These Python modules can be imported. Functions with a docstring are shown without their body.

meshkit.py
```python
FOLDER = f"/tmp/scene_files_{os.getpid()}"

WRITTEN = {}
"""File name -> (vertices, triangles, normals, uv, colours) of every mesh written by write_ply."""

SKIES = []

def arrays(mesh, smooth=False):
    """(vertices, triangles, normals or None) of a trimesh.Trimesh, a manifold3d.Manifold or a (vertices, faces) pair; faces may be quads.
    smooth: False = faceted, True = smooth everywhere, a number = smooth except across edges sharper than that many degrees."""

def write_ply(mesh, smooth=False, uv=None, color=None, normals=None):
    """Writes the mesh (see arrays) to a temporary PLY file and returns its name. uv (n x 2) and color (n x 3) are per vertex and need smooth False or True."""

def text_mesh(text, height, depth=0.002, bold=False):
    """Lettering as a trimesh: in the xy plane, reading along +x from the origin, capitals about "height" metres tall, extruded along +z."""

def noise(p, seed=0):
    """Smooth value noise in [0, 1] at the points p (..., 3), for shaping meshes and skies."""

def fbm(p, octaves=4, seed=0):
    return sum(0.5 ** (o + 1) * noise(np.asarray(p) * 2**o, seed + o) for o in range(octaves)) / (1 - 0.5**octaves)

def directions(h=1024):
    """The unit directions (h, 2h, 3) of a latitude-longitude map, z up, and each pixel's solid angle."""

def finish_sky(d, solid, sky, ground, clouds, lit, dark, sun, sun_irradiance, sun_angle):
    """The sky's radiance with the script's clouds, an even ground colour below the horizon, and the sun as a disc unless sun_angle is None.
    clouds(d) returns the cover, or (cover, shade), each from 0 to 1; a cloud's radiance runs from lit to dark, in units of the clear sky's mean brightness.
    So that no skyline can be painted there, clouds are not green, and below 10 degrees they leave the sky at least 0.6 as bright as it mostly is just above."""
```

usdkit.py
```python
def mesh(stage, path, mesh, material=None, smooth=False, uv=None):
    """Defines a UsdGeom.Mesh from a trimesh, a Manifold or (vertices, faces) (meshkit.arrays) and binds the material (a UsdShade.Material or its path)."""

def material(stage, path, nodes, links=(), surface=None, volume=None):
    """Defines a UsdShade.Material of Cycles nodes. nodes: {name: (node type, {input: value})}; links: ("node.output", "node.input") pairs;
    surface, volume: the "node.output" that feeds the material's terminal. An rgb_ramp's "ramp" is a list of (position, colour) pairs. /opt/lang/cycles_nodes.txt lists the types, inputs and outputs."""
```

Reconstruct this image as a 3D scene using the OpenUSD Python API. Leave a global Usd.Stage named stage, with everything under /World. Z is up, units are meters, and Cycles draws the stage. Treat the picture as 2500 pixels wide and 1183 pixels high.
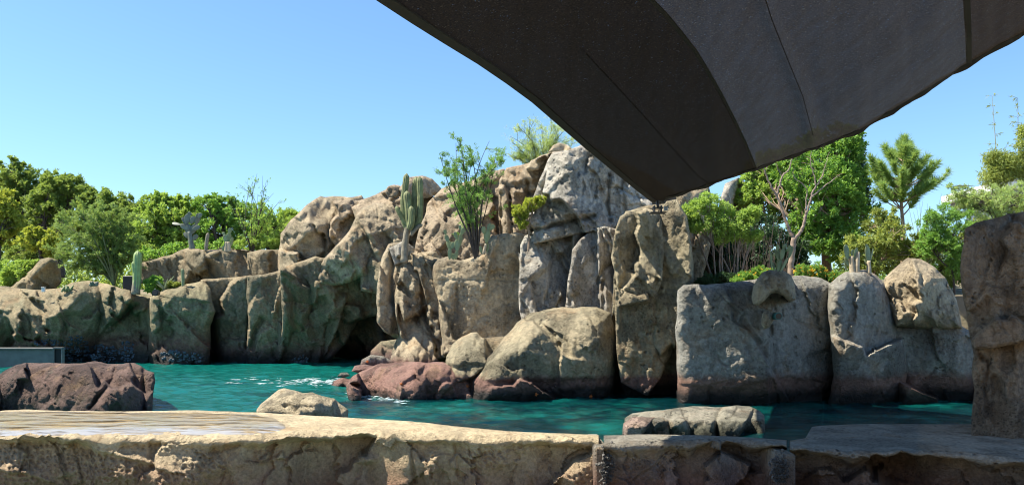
import math, random
import numpy as np
import shapely
from shapely.geometry import Polygon, LineString
from scipy.spatial import cKDTree
from scipy.interpolate import RBFInterpolator
import scipy.sparse as sp
import trimesh, usdkit, meshkit
from pxr import Usd, UsdGeom, UsdLux, UsdShade, Gf, Sdf

stage = Usd.Stage.CreateInMemory()
UsdGeom.SetStageUpAxis(stage, UsdGeom.Tokens.z)
UsdGeom.SetStageMetersPerUnit(stage, 1.0)
UsdGeom.Xform.Define(stage, '/World')

# ------------------------------------------------------------------ camera, sky, sun, exposure
F, CX, HZ, EYE = 1925.0, 1250.0, 770.0, 2.3          # focal length and horizon of the photograph in its pixels, eye height over the water
cam = UsdGeom.Camera.Define(stage, '/World/camera')
cam.CreateHorizontalApertureAttr(36.0)
cam.CreateFocalLengthAttr(36.0 * F / 2500)
cam.CreateVerticalApertureOffsetAttr(36.0 * (HZ - 591.5) / 2500)
cam.CreateClippingRangeAttr(Gf.Vec2f(0.05, 5000))
cam.AddTranslateOp().Set(Gf.Vec3d(0, 0, EYE))
cam.AddRotateXOp().Set(90.0)
cam.CreateExposureAttr(1.36)

SUN = np.array([-0.54, -0.035, 0.84]); SUN /= np.linalg.norm(SUN)
sun = UsdLux.DistantLight.Define(stage, '/World/sun')
sun.CreateIntensityAttr(1.25); sun.CreateAngleAttr(0.53); sun.CreateNormalizeAttr(True)
sun.CreateColorAttr(Gf.Vec3f(1.0, 0.93, 0.80))
_z = SUN; _x = np.cross([0, 1, 0], _z); _x /= np.linalg.norm(_x); _y = np.cross(_z, _x)
sun.AddTransformOp().Set(Gf.Matrix4d(*_x, 0, *_y, 0, *_z, 0, 0, 0, 30, 1))
sky_mat = usdkit.material(stage, '/World/Looks/sky_air', {
    'sky': ('sky_texture', {'sky_type': 'single_scattering', 'sun_disc': False, 'sun_elevation': math.asin(SUN[2]),
                            'sun_rotation': math.atan2(SUN[0], SUN[1]), 'altitude': 0.0, 'air_density': 1.15, 'aerosol_density': 0.45, 'ozone_density': 2.5}),
    'tint': ('mix_color', {'blend_type': 'multiply', 'fac': 1.0, 'b': (.76, .96, 1.13), 'use_clamp': False}),
    'bg': ('background_shader', {'strength': 0.078})}, [('sky.color', 'tint.a'), ('tint.result', 'bg.color')], surface='bg.background')
dome = UsdLux.DomeLight.Define(stage, '/World/sky')
UsdShade.MaterialBindingAPI.Apply(dome.GetPrim()).Bind(sky_mat)
dome.GetPrim().SetCustomDataByKey('kind', 'structure')

# ------------------------------------------------------------------ helpers
used = {}
def numbered(path):
    k = used.get(path, 0); used[path] = k + 1
    return path if k == 0 else f'{path}_{k:03d}'
def P(px, py, d):
    "the point at depth d (metres along +y) that the photograph shows at pixel px, py"
    px, py, d = np.broadcast_arrays(np.asarray(px, float), np.asarray(py, float), np.asarray(d, float))
    return np.stack([(px - CX) / F * d, d, EYE + (HZ - py) / F * d], -1)
BASE = {}
def thing(name, label, cat, base, group=None, kind=None):
    path = numbered('/World/' + name)
    x = UsdGeom.Xform.Define(stage, path); x.AddTranslateOp().Set(Gf.Vec3d(*map(float, base)))
    p = x.GetPrim()
    for k, v in (('label', label), ('category', cat), ('group', group), ('kind', kind)):
        if v: p.SetCustomDataByKey(k, v)
    BASE[path] = np.asarray(base, float)
    return path
def part(parent, name, mesh, mat, smooth=False, label=None, kind=None):
    path = numbered(parent + '/' + name)
    v, f = (mesh.vertices, mesh.faces) if hasattr(mesh, 'vertices') else mesh
    base = next((b for k, b in BASE.items() if parent == k or parent.startswith(k + '/')), np.zeros(3))
    m = usdkit.mesh(stage, path, (np.asarray(v, float) - base, np.asarray(f)), mat, smooth=smooth)
    if label: m.GetPrim().SetCustomDataByKey('label', label)
    if kind: m.GetPrim().SetCustomDataByKey('kind', kind)
    return path
def setting(name, mesh, mat, smooth=False, kind='structure', label=None, cat=None):
    path = numbered('/World/' + name)
    v, f = (mesh.vertices, mesh.faces) if hasattr(mesh, 'vertices') else mesh
    m = usdkit.mesh(stage, path, (np.asarray(v, float), np.asarray(f)), mat, smooth=smooth)
    for k, x in (('kind', kind), ('label', label), ('category', cat)):
        if x: m.GetPrim().SetCustomDataByKey(k, x)
    return path
def join(ms):
    vs, fs, n = [], [], 0
    for m in ms:
        v, f = (m.vertices, m.faces) if hasattr(m, 'vertices') else m
        v, f = np.asarray(v, float), np.asarray(f, int)
        if f.shape[1] == 4: f = np.vstack([f[:, [0, 1, 2]], f[:, [0, 2, 3]]])
        vs.append(v); fs.append(f + n); n += len(v)
    return np.vstack(vs), np.vstack(fs)
def noise(p, seed=0): return meshkit.noise(p, seed) - .5
def fbm(p, o=4, seed=0): return meshkit.fbm(p, o, seed) - .5

def tube(pts, radii, n=6):
    pts = np.asarray(pts, float); k = len(pts)
    radii = np.broadcast_to(np.asarray(radii, float), (k,))
    t = np.gradient(pts, axis=0); t /= np.linalg.norm(t, axis=1, keepdims=True) + 1e-12
    ref = np.array([1.0, 0.13, 0.07]) if abs(t[:, 0]).mean() < .8 else np.array([0.1, 1, .1])
    a = np.cross(t, ref); a /= np.linalg.norm(a, axis=1, keepdims=True) + 1e-12
    b = np.cross(t, a)
    th = np.linspace(0, 2 * np.pi, n, endpoint=False)
    ring = pts[:, None] + radii[:, None, None] * (np.cos(th)[None, :, None] * a[:, None] + np.sin(th)[None, :, None] * b[:, None])
    v = np.vstack([ring.reshape(-1, 3), pts[:1], pts[-1:]])
    i = np.arange(k - 1)[:, None] * n; j = np.arange(n)[None]; j2 = (j + 1) % n
    q = np.stack([i + j, i + j2, i + n + j2, i + n + j], -1).reshape(-1, 4)
    f = np.vstack([q[:, [0, 1, 2]], q[:, [0, 2, 3]],
                   np.stack([np.full(n, k * n), (np.arange(n) + 1) % n, np.arange(n)], 1),
                   np.stack([np.full(n, k * n + 1), (k - 1) * n + np.arange(n), (k - 1) * n + (np.arange(n) + 1) % n], 1)])
    return v, f
def curve(pts, n=12):
    "smooth path through the points"
    pts = np.asarray(pts, float)
    if len(pts) == 2: return pts[0] + (pts[1] - pts[0]) * np.linspace(0, 1, n)[:, None]
    s = np.r_[0, np.cumsum(np.linalg.norm(np.diff(pts, axis=0), axis=1))]
    u = np.linspace(0, s[-1], n)
    from scipy.interpolate import PchipInterpolator
    return PchipInterpolator(s, pts)(u)
def box(cx, cy, cz, sx, sy, sz, rz=0.0, ch=0.0):
    if ch:
        import manifold3d as m3
        c = m3.Manifold.batch_hull([m3.Manifold.cube([sx - 2 * ch * (i != 0), sy - 2 * ch * (i != 1), sz - 2 * ch * (i != 2)], True) for i in range(3)])
        mm = c.to_mesh(); m = trimesh.Trimesh(mm.vert_properties[:, :3], mm.tri_verts, process=False)
    else: m = trimesh.creation.box((sx, sy, sz))
    m.apply_transform(trimesh.transformations.rotation_matrix(rz, [0, 0, 1])); m.apply_translation((cx, cy, cz))
    return m

# ------------------------------------------------------------------ materials
def LK(n): return '/World/Looks/' + n
def rock_mat(name, a, b, c, band=(0.75, 0.95), bandcol=(.15, .08, .065), black=(0.2, 0.5), bump=.5, pits=1.0, wetdark=(.013, .013, .012), streak=.8, scale=1.0, blotch=(.10, .095, .068), bandamp=.5, stain=(.26, .165, .085)):
    "painted concrete rock: a main colour, b second colour, c dark streaks; reddish band above a black waterline (heights in metres)"
    n = {
        'g': ('geometry', {}),
        'sep': ('separate_xyz', {}),
        'big': ('noise_texture', {'scale': .55 * scale, 'detail': 4.0, 'roughness': .6}),
        'mid': ('noise_texture', {'scale': 2.6 * scale, 'detail': 6.0, 'roughness': .65, 'distortion': .3}),
        'fine': ('noise_texture', {'scale': 11.0 * scale, 'detail': 6.0, 'roughness': .7}),
        'mps': ('mapping', {'scale': (2.2 * scale, 2.2 * scale, .28 * scale)}),
        'stk': ('noise_texture', {'scale': 1.5, 'detail': 4.0, 'roughness': .6, 'distortion': .4}),
        'bigr': ('map_range', {'from_min': .36, 'from_max': .62, 'clamp': True}),
        'midr': ('map_range', {'from_min': .38, 'from_max': .66, 'clamp': True}),
        'stkr': ('map_range', {'from_min': .5, 'from_max': .72, 'to_max': streak, 'clamp': True}),
        'm1': ('mix_color', {'a': a, 'b': b}), 'm2': ('mix_color', {'b': c}),
        'blr': ('map_range', {'from_min': .56, 'from_max': .74, 'to_max': .75, 'clamp': True}),
        'bl': ('noise_texture', {'scale': 1.3 * scale, 'detail': 5.0, 'roughness': .7, 'distortion': .6}),
        'm2b': ('mix_color', {'b': blotch}),
        'finer': ('map_range', {'from_min': .3, 'from_max': .7, 'to_min': .62, 'to_max': 1.3}),
        'm3': ('mix_color', {'blend_type': 'multiply', 'fac': 1.0, 'use_clamp': False}),
        'vor': ('voronoi_texture', {'scale': 5.5 * scale, 'feature': 'f1', 'randomness': 1.0, 'detail': 0.0}),
        'pitr': ('map_range', {'from_min': .1, 'from_max': .3, 'to_min': 1.0, 'to_max': 0.0, 'clamp': True}),
        'grit': ('noise_texture', {'scale': 34.0 * scale, 'detail': 4.0, 'roughness': .7}), 'h0': ('math', {'math_type': 'multiply_add', 'value2': .3}),
        'pm': ('noise_texture', {'scale': 1.1 * scale, 'detail': 3.0}),
        'pmr': ('map_range', {'from_min': .48, 'from_max': .6, 'to_max': .8 * pits, 'clamp': True}),
        'pf0': ('math', {'math_type': 'multiply'}), 'pf': ('math', {'math_type': 'maximum'}),
        'vor2': ('voronoi_texture', {'scale': 13.0 * scale, 'feature': 'f1'}), 'pit2': ('map_range', {'from_min': .12, 'from_max': .42, 'to_min': 1.0, 'to_max': 0.0, 'clamp': True}),
        'pm2': ('noise_texture', {'scale': .8 * scale, 'detail': 4.0, 'roughness': .6}), 'pm2r': ('map_range', {'from_min': .5, 'from_max': .58, 'to_max': min(1.0, pits), 'clamp': True}), 'pf2': ('math', {'math_type': 'multiply'}),
        'pf2c': ('math', {'math_type': 'multiply', 'value2': .6}), 'gr2': ('math', {'math_type': 'multiply'}), 'hr': ('math', {'math_type': 'multiply_add', 'value2': 1.1}),
        'stn': ('noise_texture', {'scale': .95 * scale, 'detail': 5.0, 'roughness': .65, 'distortion': .5}), 'stnr': ('map_range', {'from_min': .55, 'from_max': .72, 'to_max': .7, 'clamp': True}), 'm2c': ('mix_color', {'b': stain}),
        'off': ('mapping', {'location': (13.0, 7.0, 3.0)}),
        'm4': ('mix_color', {'b': (.05, .042, .033)}),
        'zn': ('math', {'math_type': 'multiply_add', 'value2': bandamp}),
        'zr': ('map_range', {'from_min': band[0] + bandamp / 2, 'from_max': band[1] + bandamp / 2, 'to_min': .92, 'to_max': 0.0, 'clamp': True}),
        'm5': ('mix_color', {}), 'bc': ('mix_color', {'blend_type': 'multiply', 'fac': 1.0, 'a': bandcol, 'use_clamp': False}),
        'br': ('map_range', {'from_min': black[0] + bandamp / 2, 'from_max': black[1] + bandamp / 2, 'to_min': .95, 'to_max': 0.0, 'clamp': True}),
        'm6': ('mix_color', {'b': wetdark}),
        'h1': ('math', {'math_type': 'multiply_add', 'value2': .55}),
        'h2': ('math', {'math_type': 'multiply_add', 'value2': -.8}),
        'bump': ('bump', {'strength': min(1.0, bump * 1.9), 'distance': .11}),
        'ro': ('map_range', {'from_min': 0.0, 'from_max': 1.0, 'to_min': .88, 'to_max': .45}),
        'p': ('principled_bsdf', {'specular_ior_level': .25}),
    }
    L = [('g.position', x + '.vector') for x in ('big', 'mid', 'fine', 'mps', 'vor', 'pm', 'sep', 'bl', 'grit', 'vor2', 'pm2', 'off')] + [
        ('mps.vector', 'stk.vector'), ('big.fac', 'bigr.value'), ('mid.fac', 'midr.value'), ('stk.fac', 'stkr.value'),
        ('bigr.result', 'm1.fac'), ('m1.result', 'm2.a'), ('stkr.result', 'm2.fac'), ('bl.fac', 'blr.value'), ('m2.result', 'm2b.a'), ('blr.result', 'm2b.fac'),
        ('off.vector', 'stn.vector'), ('stn.fac', 'stnr.value'), ('m2b.result', 'm2c.a'), ('stnr.result', 'm2c.fac'), ('m2c.result', 'm3.a'), ('fine.fac', 'finer.value'), ('finer.result', 'm3.b'),
        ('vor.distance', 'pitr.value'), ('pm.fac', 'pmr.value'), ('pitr.result', 'pf0.value1'), ('pmr.result', 'pf0.value2'), ('vor2.distance', 'pit2.value'), ('pm2.fac', 'pm2r.value'), ('pit2.result', 'pf2.value1'), ('pm2r.result', 'pf2.value2'), ('pf2.value', 'pf2c.value1'), ('pf0.value', 'pf.value1'), ('pf2c.value', 'pf.value2'), ('grit.fac', 'gr2.value1'), ('pm2r.result', 'gr2.value2'), ('gr2.value', 'hr.value1'),
        ('m3.result', 'm4.a'), ('pf.value', 'm4.fac'),
        ('mid.fac', 'zn.value1'), ('sep.z', 'zn.value3'), ('zn.value', 'zr.value'), ('zn.value', 'br.value'),
        ('finer.result', 'bc.b'), ('m4.result', 'm5.a'), ('bc.result', 'm5.b'), ('zr.result', 'm5.fac'),
        ('m5.result', 'm6.a'), ('br.result', 'm6.fac'), ('m6.result', 'p.base_color'),
        ('fine.fac', 'h1.value1'), ('grit.fac', 'h0.value1'), ('mid.fac', 'h0.value3'), ('h0.value', 'hr.value3'), ('hr.value', 'h1.value3'), ('pf.value', 'h2.value1'), ('h1.value', 'h2.value3'), ('h2.value', 'bump.height'),
        ('bump.normal', 'p.normal'), ('br.result', 'ro.value'), ('ro.result', 'p.roughness')]
    return usdkit.material(stage, LK(name), n, L, surface='p.BSDF')
def plain(name, col, rough=.6, metal=0.0, var=.25, scale=8.0, bump=0.0, spec=.4):
    n = {'g': ('geometry', {}), 'n': ('noise_texture', {'scale': scale, 'detail': 5.0, 'roughness': .6}),
         'r': ('map_range', {'from_min': .3, 'from_max': .7, 'to_min': 1 - var, 'to_max': 1 + var}),
         'm': ('mix_color', {'blend_type': 'multiply', 'fac': 1.0, 'a': col, 'use_clamp': False}),
         'b': ('bump', {'strength': bump, 'distance': .02}),
         'p': ('principled_bsdf', {'roughness': rough, 'metallic': metal, 'specular_ior_level': spec})}
    L = [('g.position', 'n.vector'), ('n.fac', 'r.value'), ('r.result', 'm.b'), ('m.result', 'p.base_color')]
    if bump: L += [('n.fac', 'b.height'), ('b.normal', 'p.normal')]
    return usdkit.material(stage, LK(name), n, L, surface='p.BSDF')
def leaf_mat(name, dark, light, trans=.4, rough=.5, hi=None, gain=2.1):
    dark, light, hi = (None if c is None else tuple(min(.6, gain * k) for k in c) for c in (dark, light, hi))
    tcol = tuple(min(1, x * y) for x, y in zip(light, (1.5, 1.35, .7)))
    ramp = [(0, dark), (.6, light), (1, hi or light)]
    n = {'g': ('geometry', {}), 'r': ('rgb_ramp', {'ramp': ramp}),
         'n': ('noise_texture', {'scale': .8, 'detail': 2.0}), 'a': ('math', {'math_type': 'multiply_add', 'value2': .9}), 's': ('math', {'math_type': 'multiply_add', 'value2': .55, 'value3': -.22}),
         'p': ('principled_bsdf', {'roughness': rough, 'specular_ior_level': .3}), 't': ('translucent_bsdf', {}),
         'tc': ('mix_color', {'fac': .5, 'b': tcol}), 'mx': ('mix_closure', {'fac': trans})}
    L = [('g.position', 'n.vector'), ('g.random_per_island', 's.value1'), ('n.fac', 'a.value1'), ('s.value', 'a.value3'), ('a.value', 'r.fac'),
         ('r.color', 'p.base_color'), ('r.color', 'tc.a'), ('tc.result', 't.color'), ('p.BSDF', 'mx.closure1'), ('t.BSDF', 'mx.closure2')]
    return usdkit.material(stage, LK(name), n, L, surface='mx.closure')

M = {}
M['rock_left'] = rock_mat('rock_left', (.30, .235, .14), (.19, .17, .10), (.10, .09, .055), band=(.9, 1.7), bandcol=(.15, .082, .055), black=(.35, .95), pits=.35)
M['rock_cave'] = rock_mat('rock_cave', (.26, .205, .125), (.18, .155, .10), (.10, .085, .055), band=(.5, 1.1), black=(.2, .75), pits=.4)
M['rock_tan'] = rock_mat('rock_tan', (.37, .30, .195), (.285, .235, .16), (.16, .13, .09), pits=.7)
M['rock_hill'] = rock_mat('rock_hill', (.33, .26, .175), (.255, .20, .135), (.135, .105, .07), pits=.7)
M['rock_grey'] = rock_mat('rock_grey', (.39, .365, .315), (.30, .275, .225), (.17, .155, .125), pits=1.0)
M['rock_main'] = rock_mat('rock_main', (.335, .275, .175), (.23, .20, .13), (.135, .12, .08), pits=1.0, band=(.55, .68), black=(.2, .42), bandamp=.25)
M['rock_right'] = rock_mat('rock_right', (.285, .272, .235), (.225, .215, .18), (.14, .132, .11), pits=.9, band=(.62, .85), bandcol=(.19, .105, .075), bandamp=.35)
M['rock_red'] = rock_mat('rock_red', (.26, .155, .12), (.205, .115, .09), (.13, .075, .06), band=(.05, .15), bandcol=(.08, .06, .055), black=(-.05, .22), pits=.8, scale=1.6)
M['rock_maroon'] = rock_mat('rock_maroon', (.14, .088, .07), (.10, .066, .053), (.065, .046, .04), band=(-.2, 0.3), bandcol=(.04, .04, .042), black=(-.3, .1), pits=1.0, scale=1.6)
M['rock_beige'] = rock_mat('rock_beige', (.43, .36, .24), (.36, .30, .19), (.26, .21, .14), band=(-9, -8), black=(-9, -8), pits=.8, scale=2.2)
M['rock_dark_grey'] = rock_mat('rock_dark_grey', (.15, .145, .12), (.12, .12, .10), (.07, .075, .06), band=(-.3, -.1), black=(-.25, .12), bandcol=(.05, .07, .04), pits=1.0, scale=2.2)
M['rock_slab'] = rock_mat('rock_slab', (.33, .30, .235), (.25, .235, .18), (.14, .13, .10), band=(.05, .3), black=(-.1, .22), bandcol=(.07, .075, .045), pits=1.0, scale=2.2)  # low green-black band paints shade of the front face into the colour
M['rock_pink'] = rock_mat('rock_pink', (.34, .25, .20), (.28, .21, .165), (.2, .14, .115), band=(-.2, .1), black=(-.25, .1), pits=1.0, scale=2.2)
M['rock_pillar'] = rock_mat('rock_pillar', (.33, .25, .165), (.26, .195, .13), (.15, .105, .07), band=(-9, -8), black=(-9, -8), pits=1.0, scale=2.6, bump=.6, blotch=(.09, .065, .05))
# ------------------------------------------------------------------ sculpted rock faces
def poly_dist(X, Y, line):
    "distance to a polyline and the signed distance (positive above a line drawn from left to right)"
    line = np.asarray(line, float); best = np.full(X.shape, 1e9); sg = np.zeros(X.shape)
    for a, b in zip(line[:-1], line[1:]):
        e = b - a; L2 = (e ** 2).sum()
        t = np.clip(((X - a[0]) * e[0] + (Y - a[1]) * e[1]) / L2, 0, 1)
        dx, dy = X - a[0] - t * e[0], Y - a[1] - t * e[1]
        dd = np.hypot(dx, dy); cr = e[0] * (Y - a[1]) - e[1] * (X - a[0])
        m = dd < best; best[m] = dd[m]; sg[m] = -np.sign(cr[m])
    return best, sg
def facets(q, cell, tilt, seed, stretch=1.0, rot=0.0, kk=.22):
    "chiselled planes: the lowest of the tilted planes of the nearest seeds"
    rng = np.random.default_rng(seed)
    c, s = math.cos(math.radians(rot)), math.sin(math.radians(rot))
    q = np.stack([c * q[:, 0] + s * q[:, 1], (-s * q[:, 0] + c * q[:, 1]) / stretch], 1) / cell
    w = np.stack([fbm(np.c_[q * .9, np.full(len(q), 3.3 + seed)], 3, seed), fbm(np.c_[q * .9, np.full(len(q), 9.1 + seed)], 3, seed + 7)], 1)
    q = q + .22 * w
    lo, hi = np.floor(q.min(0)) - 1, np.ceil(q.max(0)) + 1
    gx, gy = np.meshgrid(np.arange(lo[0], hi[0]), np.arange(lo[1], hi[1]))
    S = np.stack([gx.ravel(), gy.ravel()], 1) + rng.uniform(-.45, .45, (gx.size, 2))
    A, G = rng.uniform(-.5, .5, len(S)), rng.normal(0, 1, (len(S), 2)) * [1.25, .8]
    dist, idx = cKDTree(S).query(q, k=min(9, len(S)))
    h = A[idx] * .7 + (G[idx] * (q[:, None] - S[idx])).sum(-1) + kk * dist ** 2
    return h.min(1) * tilt * cell
def mesh_outline(out, step, jit, seed, grow=0.0):
    out = np.asarray(out, float)
    if grow: out = np.asarray(Polygon(out).buffer(grow, join_style='mitre', mitre_limit=2).exterior.coords)[:-1]
    L = LineString(np.vstack([out, out[:1]])).segmentize(7)
    c = np.asarray(L.coords)
    n1 = fbm(np.c_[c / 40.0, np.full(len(c), seed * 3.7)], 4, seed); n2 = fbm(np.c_[c / 40.0, np.full(len(c), seed * 3.7 + 50)], 4, seed + 3)
    pg = Polygon(c + jit * 2 * np.c_[n1, n2]).buffer(0)
    if pg.geom_type != 'Polygon': pg = max(pg.geoms, key=lambda g: g.area)
    pg = Polygon(pg.exterior); bd = pg.exterior
    x0, y0, x1, y1 = pg.bounds
    X, Y = np.meshgrid(np.arange(x0 - step, x1 + 2 * step, step), np.arange(y0 - step, y1 + 2 * step, step))
    ins = shapely.contains_xy(pg, X.ravel(), Y.ravel()).reshape(X.shape)
    cell = ins[:-1, :-1] | ins[1:, :-1] | ins[:-1, 1:] | ins[1:, 1:]
    ids = np.arange(X.size).reshape(X.shape)
    q = np.stack([ids[:-1, :-1], ids[1:, :-1], ids[1:, 1:], ids[:-1, 1:]], -1)[cell]
    use = np.unique(q); remap = np.full(X.size, -1); remap[use] = np.arange(len(use)); q = remap[q]
    x, y, inn = X.ravel()[use], Y.ravel()[use], ins.ravel()[use]
    pts = shapely.points(x[~inn], y[~inn])
    s = shapely.line_interpolate_point(bd, shapely.line_locate_point(bd, pts))
    x[~inn], y[~inn] = shapely.get_x(s), shapely.get_y(s)
    dist = np.zeros(len(x)); dist[inn] = shapely.distance(shapely.points(x[inn], y[inn]), bd)
    f = np.vstack([q[:, [0, 1, 2]], q[:, [0, 2, 3]]])
    return x, y, dist, f
def close_back(v, f, thick, shrink=.0):
    "closes an open front sheet with side walls and a back, pushed away from the viewer"
    e = np.sort(np.vstack([f[:, [0, 1]], f[:, [1, 2]], f[:, [2, 0]]]), axis=1)
    d = np.vstack([f[:, [0, 1]], f[:, [1, 2]], f[:, [2, 0]]])
    _, inv, cnt = np.unique(e, axis=0, return_inverse=True, return_counts=True)
    bd = d[cnt[inv.ravel()] == 1]
    ring = np.unique(bd); n = len(v)
    rm = np.full(n, -1); rm[ring] = n + np.arange(len(ring))
    c = v[ring].mean(0)
    eye = np.array([0, 0, EYE]); away = v[ring] - eye; back = v[ring] + away * (thick / away[:, 1:2])        # runs straight back from the eye, then closes in
    cb = back.mean(0); back[:, [0, 2]] += .06 * (cb - back)[:, [0, 2]]
    cen = back.mean(0); cen[1] = v[:, 1].max() + thick
    V = np.vstack([v, back, cen])
    a, b = bd[:, 0], bd[:, 1]
    F_ = np.vstack([f, np.c_[b, a, rm[a]], np.c_[b, rm[a], rm[b]], np.c_[rm[b], rm[a], np.full(len(a), len(V) - 1)]])
    return V, F_
RES = 2.6
def joints(q, cell, seed, stretch=1.6, rot=12.0):
    "a net of joints: distance to the nearest joint (in metres) and a random step for each block"
    rng = np.random.default_rng(seed)
    c, s = math.cos(math.radians(rot)), math.sin(math.radians(rot))
    p = np.stack([c * q[:, 0] + s * q[:, 1], (-s * q[:, 0] + c * q[:, 1]) / stretch], 1) / cell
    p = p + .35 * np.stack([fbm(np.c_[p * 1.6, np.full(len(p), seed * 1.3 + k)], 4, seed + k) * 2 for k in (0, 5)], 1)
    lo, hi = np.floor(p.min(0)) - 2, np.ceil(p.max(0)) + 2
    gx, gy = np.meshgrid(np.arange(lo[0], hi[0]), np.arange(lo[1], hi[1]))
    S = np.stack([gx.ravel(), gy.ravel()], 1) + rng.uniform(-.48, .48, (gx.size, 2)); O = rng.uniform(-1, 1, len(S))
    d, i = cKDTree(S).query(p, k=2)
    edge = (d[:, 1] ** 2 - d[:, 0] ** 2) / (2 * np.linalg.norm(S[i[:, 1]] - S[i[:, 0]], axis=1) + 1e-9) * cell
    return edge, O[i[:, 0]]
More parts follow.
